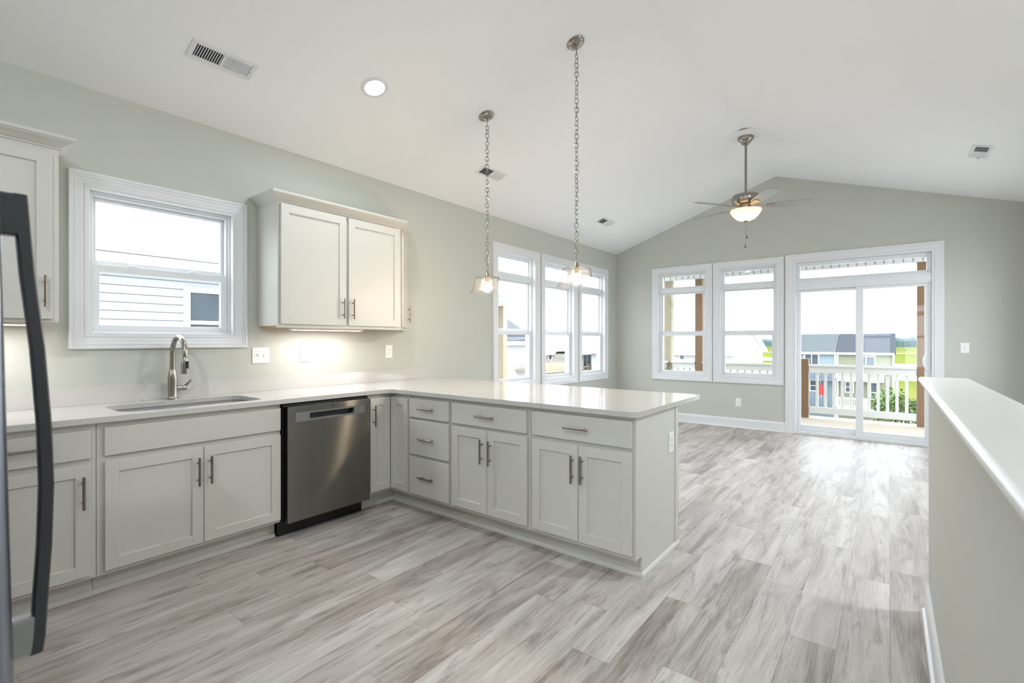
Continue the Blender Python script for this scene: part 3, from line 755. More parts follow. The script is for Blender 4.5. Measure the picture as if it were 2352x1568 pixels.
# left one, cut by the picture edge
rings = crown_rings([(0.080, 0.001), (0.080, 0.305), (0.541, 0.305), (0.541, 0.001)], 2.290)
lc = upper('white wall cabinet with one door left of the kitchen window', 0.080, 0.541)
d = front(fu, 'shaker', 0.108, 0.514, 1.404, 2.262, lc, st=0.06); pull_bar(fu, 0.484, 1.545, 0.0215, d)
MB().ring(rings, closed_path=False).obj('crown', M['cabinet'], lc)

# under-cabinet lights
def under_light(label, u0, u1, d0, power):
    r = thing('under_cabinet_light', label, 'light', room((u0 + u1) / 2, d0, UZ0), 'under-cabinet light bars')
    MB().box(u0, u1, d0 - 0.035, d0 + 0.035, UZ0 - 0.014, UZ0 + 0.004, 0.003).obj('housing', M['plastic'], r)
    MB().box(u0 + 0.02, u1 - 0.02, d0 - 0.026, d0 + 0.026, UZ0 - 0.018, UZ0 - 0.0142).obj('diffuser', M['strip'], r)
    area_light('lamp', room((u0 + u1) / 2, d0, UZ0 - 0.020), u1 - u0 - 0.05, power, NEUTRAL, shape='RECTANGLE', size_y=0.04, parent=r)
under_light('slim white light bar under the two-door wall cabinet', 1.84, 2.45, 0.20, 1.0)
under_light('slim white light bar under the wall cabinet by the refrigerator', 0.11, 0.45, 0.20, 0.7)

# ------------------------------------------------------------------ countertop, backsplash, sink, faucet
def arc(cx, cd, r, a0, a1, n=8):
    return [(cx + r * math.cos(a0 + (a1 - a0) * k / n), cd + r * math.sin(a0 + (a1 - a0) * k / n)) for k in range(n + 1)]
CB, CE, CF = 3.485, 2.690, 0.648
xin = XP - 0.038
outline = [(-0.798, 0.001), (CB, 0.001)]
outline += arc(CB - 0.012, CE - 0.012, 0.012, 0, PI / 2, 4)
outline += [(xin + 0.03, CE), (xin, CE - 0.03)]
rc = 0.075
outline += arc(xin - rc, CF + rc, rc, 0, -PI / 2, 8)
outline += [(-0.798, CF)]
SX0, SX1, SD0, SD1, SR_ = 0.747, 1.487, 0.150, 0.557, 0.085
def rrect(x0, x1, d0, d1, r, n=6):
    return arc(x1 - r, d1 - r, r, 0, PI / 2, n) + arc(x0 + r, d1 - r, r, PI / 2, PI, n) + arc(x0 + r, d0 + r, r, PI, 1.5 * PI, n) + arc(x1 - r, d0 + r, r, 1.5 * PI, 2 * PI, n)
hole = rrect(SX0, SX1, SD0, SD1, SR_)
cu = bpy.data.curves.new('countertop_outline', 'CURVE'); cu.dimensions = '2D'; cu.fill_mode = 'BOTH'; cu.extrude = 0.0138; cu.bevel_depth = 0.0012; cu.bevel_resolution = 1
cu.offset = -0.0012
for pts in (outline, hole):
    sp = cu.splines.new('POLY'); sp.points.add(len(pts) - 1); sp.use_cyclic_u = True
    for q, (x, d) in zip(sp.points, pts): q.co = (x, -d, 0, 1)
tmp = bpy.data.objects.new('countertop_outline', cu); COL.objects.link(tmp)
dg = bpy.context.evaluated_depsgraph_get(); dg.update()
me = bpy.data.meshes.new_from_object(tmp.evaluated_get(dg))
bpy.data.objects.remove(tmp)
me.name = 'countertop'; me.materials.clear(); me.materials.append(M['quartz'])
for f in me.polygons: f.use_smooth = False
ct = bpy.data.objects.new('countertop', me); COL.objects.link(ct); ct.location = (0, 0, 0.8993)
tag(ct, 'L-shaped white speckled quartz countertop with a peninsula overhang', 'countertop')
bs = MB().box(-0.798, 3.367, 0.001, 0.021, 0.9145, 1.018, 0.0012).obj('backsplash', M['quartz'])
tag(bs, 'low white quartz backsplash strip along the window wall', 'backsplash')

sk = thing('kitchen_sink', 'stainless undermount sink below the kitchen window', 'sink', room(1.117, 0.353, 0.68))
mb = MB(); o_ = 0.006
def loop(off, r, z): return [(x, d, z) for x, d in rrect(SX0 - off, SX1 + off, SD0 - off, SD1 + off, r)]
mb.ring([loop(0.022, SR_ + .02, 0.8835), loop(0.006, SR_, 0.8835), loop(0.004, SR_, 0.85), loop(-0.002, SR_, 0.71), loop(-0.02, SR_ - .01, 0.69), loop(-0.05, SR_ - .03, 0.682)], closed_path=False, closed_prof=True)
mb.obj('basin', M['steel_plain'], sk, smooth=True)
mb = MB(); mb.lathe([(0.0, 0.0), (0.03, 0.0), (0.042, 0.004), (0.045, 0.002)], room(1.117, 0.353, 0.683)); mb.obj('drain', M['chrome'], sk, smooth=True)

fx, fd = 1.122, 0.072
fa_ = thing('faucet', 'brushed nickel gooseneck pull-down faucet behind the sink', 'faucet', room(fx, fd, 0.9135))
mb = MB(); mb.lathe([(0.0, 0.0), (0.031, 0.0), (0.031, 0.005), (0.027, 0.009), (0.0245, 0.02), (0.0255, 0.09), (0.0265, 0.125), (0.0255, 0.150), (0.021, 0.172), (0.0175, 0.185), (0.0165, 0.192), (0.0, 0.192)], room(fx, fd, 0.9142), 28)
mb.obj('body', M['nickel'], fa_, smooth=True)
rS, sx = 0.108, 0.0
zc = 1.208
pts = [(fx, fd, 1.10), (fx, fd, 1.15), (fx, fd, zc)]
for k in range(1, 15):
    a = PI - PI * k / 14
    pts.append((fx, fd + rS + rS * math.cos(a), zc + rS * math.sin(a)))
pts.append((fx, fd + 2 * rS, 1.19))
mb = MB(); mb.tube(pts, 0.0145, 16); mb.obj('spout', M['nickel'], fa_, smooth=True)
mb = MB(); mb.lathe([(0.0, 0.102), (0.0145, 0.102), (0.0175, 0.094), (0.0215, 0.06), (0.0225, 0.03), (0.0225, 0.0), (0.018, -0.002), (0.0, -0.001)], room(fx, fd + 2 * rS, 1.088), 24)
sh = mb.obj('spray_head', M['nickel'], fa_, smooth=True)
MB().box(fx - 0.004, fx + 0.012, fd + 2 * rS + 0.0155, fd + 2 * rS + 0.0245, 1.120, 1.166, 0.003).obj('button', M['black'], sh, label='black spray button')
mb = MB(); mb.tube([(fx + 0.015, fd, 0.983), (fx + 0.052, fd, 0.983)], 0.0165, 16); mb.tube([(fx + 0.0535, fd, 0.983), (fx + 0.078, fd, 0.983)], 0.0165, 16)
mb.tube([(fx + 0.068, fd, 0.992), (fx + 0.085, fd + 0.012, 1.014), (fx + 0.098, fd + 0.022, 1.033)], [0.0085, 0.0075, 0.0065], 10); mb.obj('handle', M['nickel'], fa_, smooth=True)

# ------------------------------------------------------------------ dishwasher
dw = thing('dishwasher', 'stainless dishwasher with a recessed pocket handle below the counter', 'dishwasher', room(1.88, 0.3, 0))
MB().box(1.562, 2.207, 0.03, 0.609, 0.10, 0.872).obj('tub', M['black'], dw, label='black tub')
MB().box(1.562, 2.204, 0.609, 0.640, 0.862, 0.877).obj('top_strip', M['black'], dw, label='black top strip')
MB().box(1.562, 2.207, 0.50, 0.56, 0.0, 0.10, 0.004).obj('kick_plate', M['black'], dw, label='black kick plate')
mb = MB()
a0, a1, b0, b1 = 1.728, 2.068, 0.772, 0.808
mb.box(1.578, 2.204, 0.612, 0.632, 0.106, 0.862, 0.002)
mb.box(1.578, a0, 0.632, 0.665, 0.106, 0.862); mb.box(a1, 2.204, 0.632, 0.665, 0.106, 0.862)
mb.box(a0, a1, 0.632, 0.665, 0.106, b0); mb.box(a0, a1, 0.632, 0.665, b1, 0.862)
dd = mb.obj('door', M['steel'], dw)
mb = MB(); mb.box(1.630, a0, 0.6650, 0.6657, 0.758, 0.819); mb.box(a1, 2.160, 0.6650, 0.6657, 0.758, 0.819)
mb.box(a0, a1, 0.6650, 0.6657, 0.758, b0); mb.box(a0, a1, 0.6650, 0.6657, b1, 0.819); mb.obj('handle_plate', M['steel_plain'], dd)
mb = MB(); mb.prism([(a0, b1), (a0 + 0.022, b0), (a1 - 0.022, b0), (a1, b1)], 0.6325, 0.6335, 't')
mb.prism([(a0, b1), (a0 + 0.022, b0), (a0, b0)], 0.6335, 0.6648, 't'); mb.prism([(a1, b1), (a1 - 0.022, b0), (a1, b0)], 0.6335, 0.6648, 't')
mb.obj('pocket', M['charcoal'], dd, label='dark pocket handle')
MB().box(1.892, 1.912, 0.6651, 0.6656, 0.841, 0.847).obj('badge', M['black'], dd, label='tiny dark badge')

# ------------------------------------------------------------------ refrigerator (only its near edge and handle show); it leans back a touch on its feet
fr_root = thing('refrigerator', 'tall stainless refrigerator with a bowed vertical handle, cut off by the picture edge', 'refrigerator', room(0.135, 2.28, 0.0))
TILT = math.tan(math.radians(1.1))
def flean(x, d, z): return room(0.135 - TILT * z + x, d, z)
MB(flean).box(-0.78, -0.075, 1.905, 2.655, 0.03, 1.76, 0.006).obj('body', M['fridge'], fr_root)
MB(flean).box(-0.72, -0.12, 1.93, 2.63, 0.0, 0.03).obj('feet', M['black'], fr_root)
def fdoor(z0, z1, name):
    mb = MB(flean)
    prof = [(-0.068, 1.905), (-0.068, 2.655), (-0.03, 2.66)]
    for k in range(7):
        a = PI / 2 * (1 - k / 6); prof.append((-0.03 + 0.03 * math.cos(a), 2.63 + 0.03 * math.sin(a)))
    for k in range(7):
        a = -PI / 2 * (k / 6); prof.append((-0.03 + 0.03 * math.cos(a), 1.93 + 0.03 * math.sin(a)))
    mb.prism(prof, z0, z1, 'z')
    return mb.obj(name, M['fridge'], fr_root, smooth=True)
dup = fdoor(0.70, 1.765, 'door'); ddn = fdoor(0.06, 0.69, 'freezer_drawer')
# bowed door handle (room coordinates)
HD = 2.608
hz = [(1.53, 0.139), (1.47, 0.143), (1.40, 0.148), (1.28, 0.160), (1.15, 0.168), (1.05, 0.1705), (0.95, 0.168), (0.86, 0.163), (0.80, 0.160), (0.775, 0.157)]
mb = MB()
ringsH = []
hw_, ht_ = 0.0135, 0.019
for zq, xo in hz:
    sec = []
    for k in range(12):
        a = 2 * PI * k / 12; ca, sa = math.cos(a), math.sin(a)
        sec.append((xo - ht_ / 2 + (ht_ / 2) * math.copysign(abs(ca) ** 0.5, ca), HD + hw_ * math.copysign(abs(sa) ** 0.5, sa), zq))
    ringsH.append(sec)
mb.ring(ringsH, closed_path=False)
hdl = mb.obj('handle', M['fridge_handle'], dup, smooth=True)
for z0, z1 in ((1.462, 1.53), (0.775, 0.838)):
    zm = (z0 + z1) / 2; xs = 0.135 - TILT * zm
    xo = 0.132 if zm > 1.2 else 0.152
    MB().box(xs - 0.004, xo, HD - 0.0125, HD + 0.0125, z0, z1, 0.004).obj('standoff', M['fridge_handle'] if zm > 1.2 else M['steel_plain'], hdl)
mb = MB(flean); mb.box(-0.0, 0.045, 2.13, 2.155, 0.44, 0.465, 0.004); mb.box(-0.0, 0.045, 2.44, 2.465, 0.44, 0.465, 0.004); mb.box(0.03, 0.05, 2.10, 2.495, 0.438, 0.467, 0.006)
mb.obj('handle', M['fridge_handle'], ddn)

# ------------------------------------------------------------------ outlets and switches
def plate(f, u, z, w, h, t0, parent):
    mb = MB(f); mb.box(u - w / 2, u + w / 2, t0, t0 + 0.006, z - h / 2, z + h / 2, 0.0022); return mb.obj('cover_plate', M['plastic'], parent)
def outlet(f, u, z, label, decora=False, t0=0.0, W_=0.078, H_=0.122):
    r = thing('power_outlet', label, 'outlet', f(u, t0, z), 'white power outlets')
    plate(f, u, z, W_, H_, t0, r)
    if decora:
        MB(f).box(u - 0.0165, u + 0.0165, t0 + 0.006, t0 + 0.0085, z - 0.033, z + 0.033, 0.001).obj('receptacle', M['plastic'], r)
        MB(f).box(u - 0.008, u + 0.008, t0 + 0.0085, t0 + 0.0095, z - 0.006, z + 0.006).obj('test_button', M['ivory'], r)
    for s in (-1, 1):
        zz = z + s * 0.0195
        if not decora:
            mb = MB(f); pr = [(u + 0.0165 * math.cos(a), zz + min(0.0135, max(-0.0135, 0.0165 * math.sin(a)))) for a in [2 * PI * k / 24 for k in range(24)]]
            mb.prism(pr, t0 + 0.006, t0 + 0.0078, 't'); mb.obj('receptacle', M['plastic'], r)
        mb = MB(f); tt = t0 + (0.0086 if decora else 0.0079)
        mb.box(u - 0.0075, u - 0.0055, tt - 0.0006, tt + 0.0002, zz - 0.002, zz + 0.0065); mb.box(u + 0.0055, u + 0.0075, tt - 0.0006, tt + 0.0002, zz - 0.001, zz + 0.0055)
        mb.box(u - 0.002, u + 0.002, tt - 0.0006, tt + 0.0002, zz - 0.009, zz - 0.005); mb.obj('slots', M['slot'], r)
    return r
def switch(f, u, z, label, n=1):
    r = thing('light_switch', label, 'switch', f(u, 0, z), 'white light switches')
    w = 0.078 + (n - 1) * 0.046
    plate(f, u, z, w, 0.118, 0.0, r)
    for k in range(n):
        uu = u + (k - (n - 1) / 2) * 0.046
        MB(f).box(uu - 0.0055, uu + 0.0055, 0.006, 0.0066, z - 0.0125, z + 0.0125).obj('toggle_slot', M['ivory'], r)
        mb = MB(f); s = 1 if k % 2 == 0 else -1
        mb.prism([(0.006, z - 0.004), (0.006, z + 0.006), (0.0155, z + 0.007 * s + 0.004), (0.0155, z + 0.007 * s - 0.002)], uu - 0.004, uu + 0.004, 'u'); mb.obj('toggle', M['plastic'], r)
        for s2 in (-1, 1): MB(f).box(uu - 0.0025, uu + 0.0025, 0.0058, 0.0066, z + s2 * 0.03 - 0.0025, z + s2 * 0.03 + 0.0025).obj('screw', M['ivory'], r)
    return r
switch(fS, 1.711, 1.182, 'white double toggle switch plate between window and wall cabinet', 2)
switch(fF, 4.440, 1.208, 'white single switch plate right of the sliding door')
outlet(fS, 2.055, 1.185, 'white safety outlet on the wall beside the dishwasher, under the two-door wall cabinet', True)
outlet(fS, 2.894, 1.190, 'white duplex outlet on the backsplash wall near the end of the wall cabinets', False)
outlet(fF, 1.970, 0.377, 'white outlet low on the gable wall below the windows', False)
fE = f_sink(2.669)
outlet(fE, 2.966, 0.665, 'white outlet on the end panel of the peninsula', False)

# ------------------------------------------------------------------ ceiling fixtures
def slope_frame(x, d):
    """local frame on the ceiling: u along X, t down from the ceiling, z' up the slope"""
    s = SL if d <= R0 else -SR
    h = math.hypot(1, s); z0 = ceil_z(d)
    ux = Vector((1, 0, 0)); up = Vector((0, -1 / h, s / h)); nrm = Vector((0, -s / h, -1 / h)) if True else None
    nrm = Vector((0, s * -1 / h, -1 / h))
    # downward normal: perpendicular to up and X, pointing down
    nrm = ux.cross(up);
    if nrm.z > 0: nrm = -nrm
    c = Vector(room(x, d, z0))
    return lambda u, t, v: tuple(c + ux * u + nrm * t + up * v), c, nrm
def vent(x, d, label):
    f, c, n = slope_frame(x, d)
    r = thing('ceiling_vent', label, 'vent', c, 'white ceiling vents')
    L_, H_ = 0.178, 0.07
    MB(f).rectframe(-L_, L_, -H_, H_, 0.028, 0.028, 0.024, 0.024, 0.0005, 0.007, 0.002).obj('frame', M['trim'], r)
    MB(f).box(-0.152, 0.152, -0.002, 0.0003, -0.048, 0.048).obj('duct', M['duct'], r, label='dark duct opening')
    for nm, s, u0, u1 in (('louvers', -1, -0.148, -0.006), ('louvers', 1, 0.006, 0.148)):
        mb = MB(f); k = 11
        for i in range(k):
            uc = u0 + (u1 - u0) * (i + 0.5) / k
            q = 0.0030 if s < 0 else 0.0048
            mb.prism([(uc - s * q, 0.0006), (uc - s * q + 0.0012, 0.0006), (uc + s * q + 0.0012, 0.006), (uc + s * q, 0.006)], -0.0465, 0.0465, 'z')
        mb.obj(nm, M['trim'], r)
    mb = MB(f); mb.box(-0.006, 0.006, 0.0004, 0.0062, -0.0475, 0.0475); mb.obj('divider', M['trim'], r)
    MB(f).box(0.152, 0.158, 0.006, 0.022, -0.004, 0.012, 0.001).obj('lever', M['trim'], r)
    return r
vent(1.232, 0.567, 'white ceiling vent over the sink, near the recessed downlight')
vent(3.727, 0.567, 'white ceiling vent behind the chain of the farther pendant')
vent(6.232, 0.560, 'white ceiling vent above the corner windows')
vent(6.075, 4.389, 'white ceiling vent on the slope right of the fan')

def downlight(x, d, label, power=DOWNLIGHT_W, color=COOL):
    f, c, n = slope_frame(x, d)
    r = thing('recessed_downlight', label, 'light', c, 'recessed downlights')
    mb = MB(); mb.lathe([(0.066, 0.0005), (0.070, 0.007), (0.080, 0.008), (0.093, 0.005), (0.096, 0.0005)], c, 40, n); mb.obj('trim_ring', M['trim'], r, smooth=True)
    mb = MB(); mb.lathe([(0.0, 0.003), (0.068, 0.003)], c, 40, n); mb.obj('lens', M['lens_cool'], r)
    rot = Vector((0, 0, -1)).rotation_difference(n).to_euler()
    area_light('lamp', c + n * 0.012, 0.13, power, color, rot, parent=r)
    return r
downlight(2.105, 0.862, 'glowing round recessed downlight in the ceiling over the dishwasher')

# pendants
def link_pts(c, ang, L_=0.041, w=0.0135):
    """an elongated chain link in a vertical plane turned by ang"""
    pts = []; h = L_ / 2 - w
    for k in range(16):
        a = 2 * PI * k / 16
        lx = w * math.cos(a); lz = w * math.sin(a) + (h if math.sin(a) >= 0 else -h)
        pts.append((c[0] + lx * math.cos(ang), c[1] + lx * math.sin(ang), c[2] + lz))
    return pts
def pendant(x, d, label):
    f, c, n = slope_frame(x, d)
    r = thing('pendant_light', label, 'light', c, 'glass pendant lights')
    mb = MB(); mb.lathe([(0.0, 0.0), (0.064, 0.0), (0.064, 0.006), (0.058, 0.013), (0.040, 0.021), (0.018, 0.026), (0.0, 0.027)], c, 36, n); mb.obj('canopy', M['nickel'], r, smooth=True)
    hook = c + n * 0.026; hook = Vector((hook.x, hook.y, hook.z))
    mb = MB(lambda a, b, z: (a, b, z)); mb.lathe([(0.0, 0.014), (0.008, 0.012), (0.009, 0.0), (0.007, -0.012), (0.0, -0.014)], hook + Vector((0, 0, -0.008)), 12); 
    mb.tube(link_pts((hook.x, hook.y, hook.z - 0.026), 0.4, 0.03, 0.008), 0.0022, 6, closed=True); mb.obj('loop', M['nickel'], r, smooth=True)
    px, py = hook.x, hook.y
    ztop = hook.z - 0.032; zb = 1.885
    nl = int(round((ztop - zb) / 0.0325)); pitch = (ztop - zb) / nl
    mb = MB(lambda a, b, z: (a, b, z))
    for k in range(nl):
        ang = 0.95 + (PI / 2 if k % 2 else 0) + 0.35 * math.sin(k * 0.9) + 0.25 * math.sin(k * 2.3 + x + d)
        mb.tube(link_pts((px + 0.0015 * math.sin(k * 1.7), py, ztop - pitch * (k + 0.5)), ang), 0.0027, 6, closed=True)
    mb.obj('chain', M['nickel'], r, smooth=True)
    mb = MB(); mb.lathe([(0.0, 1.884), (0.005, 1.882), (0.006, 1.872), (0.009, 1.862), (0.016, 1.842), (0.024, 1.826), (0.026, 1.819), (0.0, 1.819)], (px, py, 0), 24); mb.obj('socket_cap', M['nickel'], r, smooth=True)
    mb = MB(); mb.lathe([(0.0, 1.8185), (0.017, 1.8185), (0.017, 1.786), (0.014, 1.782), (0.0, 1.782)], (px, py, 0), 20); mb.obj('socket', M['handle'], r, smooth=True)
    sh_o = [(0.024, 1.8195), (0.090, 1.8205), (0.101, 1.817), (0.104, 1.808), (0.107, 1.780), (0.115, 1.745), (0.128, 1.712), (0.140, 1.694), (0.147, 1.689)]
    sh_i = [(q - 0.003, z_ - 0.002) for q, z_ in reversed(sh_o)]
    mb = MB(); mb.lathe(sh_o + [(0.1465, 1.686)] + sh_i, (px, py, 0), 48); mb.obj('shade', M['seeded'], r, smooth=True, label='clear seeded glass shade')
    mb = MB(); mb.lathe([(0.0, 1.781), (0.012, 1.780), (0.014, 1.770), (0.020, 1.755), (0.026, 1.738), (0.0285, 1.722), (0.026, 1.707), (0.018, 1.697), (0.0, 1.693)], (px, py, 0), 24); mb.obj('bulb', M['bulb'], r, smooth=True, label='glowing warm bulb')
    point_light('lamp', (px, py, 1.665), 0.02, 3.4, WARM, parent=r)
    return r
pendant(3.055, 1.938, 'clear glass pendant over the peninsula, the one hanging nearer the front corner')
pendant(3.045, 1.092, 'clear glass pendant over the peninsula, the one nearer the wall')

# ceiling fan
FX, FD = 5.903, 2.465
fan = thing('ceiling_fan', 'five-blade ceiling fan with a lit frosted bowl on a long rod', 'fan', room(FX, FD, 3.55))
C0 = lambda z_: Vector(room(FX, FD, z_))
mb = MB(); hexr = 0.165
mb.prism([(FX + hexr * math.cos(PI / 6 + k * PI / 3), FD + hexr * math.sin(PI / 6 + k * PI / 3)) for k in range(6)], 3.575, 3.612, 'z'); mb.obj('mounting_block', M['ceiling'], fan)
mb = MB(); mb.lathe([(0.0, 0.0), (0.082, 0.0), (0.082, -0.012), (0.076, -0.03), (0.058, -0.048), (0.05, -0.055), (0.046, -0.07), (0.03, -0.082), (0.0, -0.086)], C0(3.5745), 36); mb.obj('canopy', M['nickel'], fan, smooth=True)
mb = MB(); mb.tube([(FX, FD, 3.50), (FX, FD, 2.925)], 0.0135, 16); mb.obj('downrod', M['nickel'], fan, smooth=True)
mb = MB(); mb.lathe([(0.0, 2.955), (0.025, 2.955), (0.028, 2.938), (0.10, 2.932), (0.133, 2.924), (0.145, 2.905), (0.147, 2.895), (0.143, 2.893), (0.147, 2.889), (0.146, 2.858), (0.135, 2.838), (0.105, 2.822), (0.07, 2.815), (0.0, 2.815)], C0(0), 48); mb.obj('motor_housing', M['nickel'], fan, smooth=True)
mb = MB(); mb.lathe([(0.0, 2.815), (0.068, 2.815), (0.07, 2.79), (0.062, 2.775), (0.075, 2.768), (0.08, 2.757), (0.0, 2.757)], C0(0), 40); mb.obj('light_kit', M['nickel'], fan, smooth=True)
mb = MB(); mb.lathe([(0.06, 2.756), (0.16, 2.757), (0.163, 2.750), (0.156, 2.735), (0.135, 2.700), (0.10, 2.664), (0.06, 2.645), (0.0, 2.637)], C0(0), 48); mb.obj('glass_bowl', M['bowl'], fan, smooth=True, label='lit frosted glass bowl')
mb = MB(); mb.lathe([(0.0, 2.646), (0.03, 2.641), (0.032, 2.634), (0.014, 2.628), (0.010, 2.616), (0.0, 2.612)], C0(0), 20); mb.obj('finial', M['nickel'], fan, smooth=True)
for (ox, od, z_, nm) in ((0.006, 0.01, 2.475, 0), (-0.004, -0.004, 2.372, 1)):
    mb = MB(); mb.tube([(FX + ox * 0.6, FD + od * 0.6, 2.62), (FX + ox, FD + od, z_)], 0.0012, 6)
    pc = mb.obj('pull_chain', M['nickel'], fan)
    mb = MB(); mb.lathe([(0.0, 0.0), (0.004, -0.002), (0.0065, -0.016), (0.0065, -0.03), (0.003, -0.04), (0.0, -0.041)], room(FX + ox, FD + od, z_), 12); mb.obj('pull', M['bark'], pc, smooth=True, label='dark wooden pull')
ZBL = 2.792
M['blade'] = pbr('fan_blade_silver', srgb(160, 160, 159), 0.35, 0.3, var=0.03, scale=20)
for k in range(5):
    th = 2 * PI * k / 5
    cs, sn = math.cos(th), math.sin(th); pt = math.radians(13)
    def fbld(rr, w, h, cs=cs, sn=sn, pt=pt):
        ww = w * math.cos(pt) - h * math.sin(pt); hh = w * math.sin(pt) + h * math.cos(pt)
        return room(FX + rr * cs - ww * sn, FD + rr * sn + ww * cs, ZBL + hh)
    mb = MB(fbld)
    outl = [(0.205, -0.045), (0.30, -0.058), (0.45, -0.066), (0.57, -0.064), (0.635, -0.052), (0.655, -0.03), (0.66, 0.0), (0.655, 0.03), (0.635, 0.052), (0.57, 0.064), (0.45, 0.066), (0.30, 0.058), (0.205, 0.045)]
    mb.prism(outl, -0.003, 0.003, 'z'); bl = mb.obj('blade', M['blade'], fan)
    mb = MB(fbld); mb.prism([(0.075, -0.016), (0.17, -0.018), (0.23, -0.034), (0.285, -0.03), (0.295, 0.0), (0.285, 0.03), (0.23, 0.034), (0.17, 0.018), (0.075, 0.016)], -0.0085, -0.0032, 'z'); mb.obj('blade_iron', M['nickel'], bl)
point_light('lamp', room(FX, FD, 2.70), 0.03, 0.9, (1.0, 0.70, 0.40), parent=fan)

# added fill downlights, unseen behind and beside the camera, to brighten the room
for x, d, lab, pw in ((2.05, 4.40, 'added unseen fill downlight over the stair beyond the half wall', 1.5), (3.4, 4.55, 'added unseen fill downlight over the far end of the stair', 12),
                  (-0.25, 2.95, 'added unseen fill downlight beside the refrigerator', 4),
                  (-1.2, 3.4, 'added unseen fill downlight at the back of the room', 14), (0.2, 4.40, 'added unseen fill downlight over the stair head', 1.5)):
    downlight(x, d, lab, pw)

# ------------------------------------------------------------------ the porch outside the sliding door
GZ = -7.8
mb = MB(); x = 7.915
while x < 9.93:
    mb.box(x, x + 0.134, -0.05, 5.6, -0.065, -0.03, 0.003); x += 0.139
struct(mb.obj('deck_floor', M['deckwood']))
struct(MB().box(7.912, 9.95, -0.05, 5.6, -0.26, -0.066).obj('deck_frame', M['wood_grey']))
def post(name, label, x, d, z0, z1, mat, w=0.14):
    r = tag(MB().box(x - w / 2, x + w / 2, d - w / 2, d + w / 2, z0, z1, 0.006).obj(name, mat), label, 'post', 'timber porch posts')
    return r
PX = 9.78
post('porch_post', 'weathered greenish porch post outside the corner window', PX, 0.19, -0.0299, 2.50, M['wood_grey'], 0.15)
post('porch_post', 'brown porch post outside the window nearest the corner', PX, 0.80, -0.0299, 2.50, M['wood_post'])
post('porch_post', 'brown full-height porch post at the right of the sliding door', PX, 4.15, -0.0299, 2.50, M['wood_post'])
post('newel_post', 'short brown newel post of the deck railing behind the fixed door panel', PX, 2.575, -0.0299, 0.98, M['wood_post'])
def railing(f, u0, u1, label, zb=0.05, zt=0.885, h=0.14, hb=0.11, step=0.121):
    r = thing('deck_railing', label, 'railing', f((u0 + u1) / 2, 0, -0.03), 'white railings of the deck')
    MB(f).box(u0, u1, -0.055, 0.055, zt - 0.035, zt, 0.004).obj('cap_rail', M['rail'], r)
    MB(f).box(u0, u1, -0.019, 0.019, zt - h, zt - 0.036, 0.003).obj('top_rail', M['rail'], r)
    MB(f).box(u0, u1, -0.019, 0.019, zb, zb + hb, 0.003).obj('bottom_rail', M['rail'], r)
    n = max(1, int(round((u1 - u0) / step)) - 1); st = (u1 - u0) / (n + 1)
    b0 = None
    for k in range(n):
        u = u0 + st * (k + 1)
        if b0 is None:
            b0 = MB(f).box(u - 0.021, u + 0.021, -0.0415, -0.0195, zb + 0.002, zt - 0.037, 0.002).obj('baluster', M['rail'], r)
            ub = u
        else:
            c = b0.copy(); COL.objects.link(c); c.parent = r; c.location = b0.location + Vector(f(u, 0, 0)) - Vector(f(ub, 0, 0))
    return r
fR = f_far(PX - 0.04)
railing(fR, 0.268, 0.728, 'white railing stub between the greenish and brown porch posts')
railing(fR, 0.872, 2.503, 'white deck railing outside the windows of the gable wall')
railing(fR, 2.647, 4.078, 'white deck railing behind the sliding glass door')
railing(fR, 4.222, 5.55, 'white deck railing right of the brown post, hidden behind the half wall')
railing(f_sink(0.16), 7.95, 9.70, 'white side railing of the deck near the room corner')
mb = MB(); mb.box(9.70, 9.90, -0.1, 5.65, 2.501, 2.70); k = 0
while -0.1 + k * 0.118 < 5.62:
    mb.box(9.675, 9.6995, -0.1 + k * 0.118 + 0.008, -0.1 + k * 0.118 + 0.110, 2.512, 2.70, 0.002); k += 1
struct(mb.obj('porch_beam', M['soffit']))
mb = MB()
mb.prism([(7.915, 2.701), (10.25, 2.701), (10.25, 2.78), (7.915, 2.95)], -0.3, 5.85, 't')
struct(mb.obj('porch_roof', M['soffit']))

# ------------------------------------------------------------------ land, water, trees
struct(MB().quad((-60, -700, GZ), (1800, -700, GZ), (1800, 1300, GZ), (-60, 1300, GZ)).obj('ground', M['marsh']))
def channel(x0, x1, name='water_channel', seed=1, d0=-420, d1=520, n=90):
    rg = random.Random(seed); ph = [rg.uniform(0, 6.28) for _ in range(6)]
    mb = MB(); L_ = []; R_ = []
    for k in range(n + 1):
        d = d0 + (d1 - d0) * k / n
        c = (x0 + x1) / 2 + (x1 - x0) * (0.5 * math.sin(d / 61 + ph[0]) + 0.28 * math.sin(d / 23 + ph[1]))
        h = (x1 - x0) / 2 * (0.75 + 0.35 * math.sin(d / 37 + ph[2]) + 0.15 * math.sin(d / 11 + ph[3]))
        L_.append(mb._v(c - h, d, GZ + 0.05)); R_.append(mb._v(c + h, d, GZ + 0.05))
    for k in range(n): mb.bm.faces.new((L_[k], R_[k], R_[k + 1], L_[k + 1]))
    return struct(mb.obj(name, M['water']))
channel(128, 158, seed=3); channel(238, 292, seed=5); channel(410, 436, seed=8); channel(560, 590, seed=11)
mb = MB(); rg = random.Random(4)
prev = None; n = 420
for k in range(n + 1):
    d = -900 + 2300 * k / n
    h = 11.5 + 1.6 * math.sin(d / 70) + 1.2 * math.sin(d / 31 + 1) + rg.uniform(-1.4, 1.4)
    xo = 880 + rg.uniform(-6, 6)
    cur = [mb._v(xo - 6, d, GZ), mb._v(xo - 4, d, GZ + h * 0.7), mb._v(xo + 8, d, GZ + h), mb._v(xo + 60, d, GZ + h * 0.9), mb._v(xo + 60, d, GZ)]
    if prev:
        for j in range(4): mb.bm.faces.new((prev[j], prev[j + 1], cur[j + 1], cur[j]))
    prev = cur
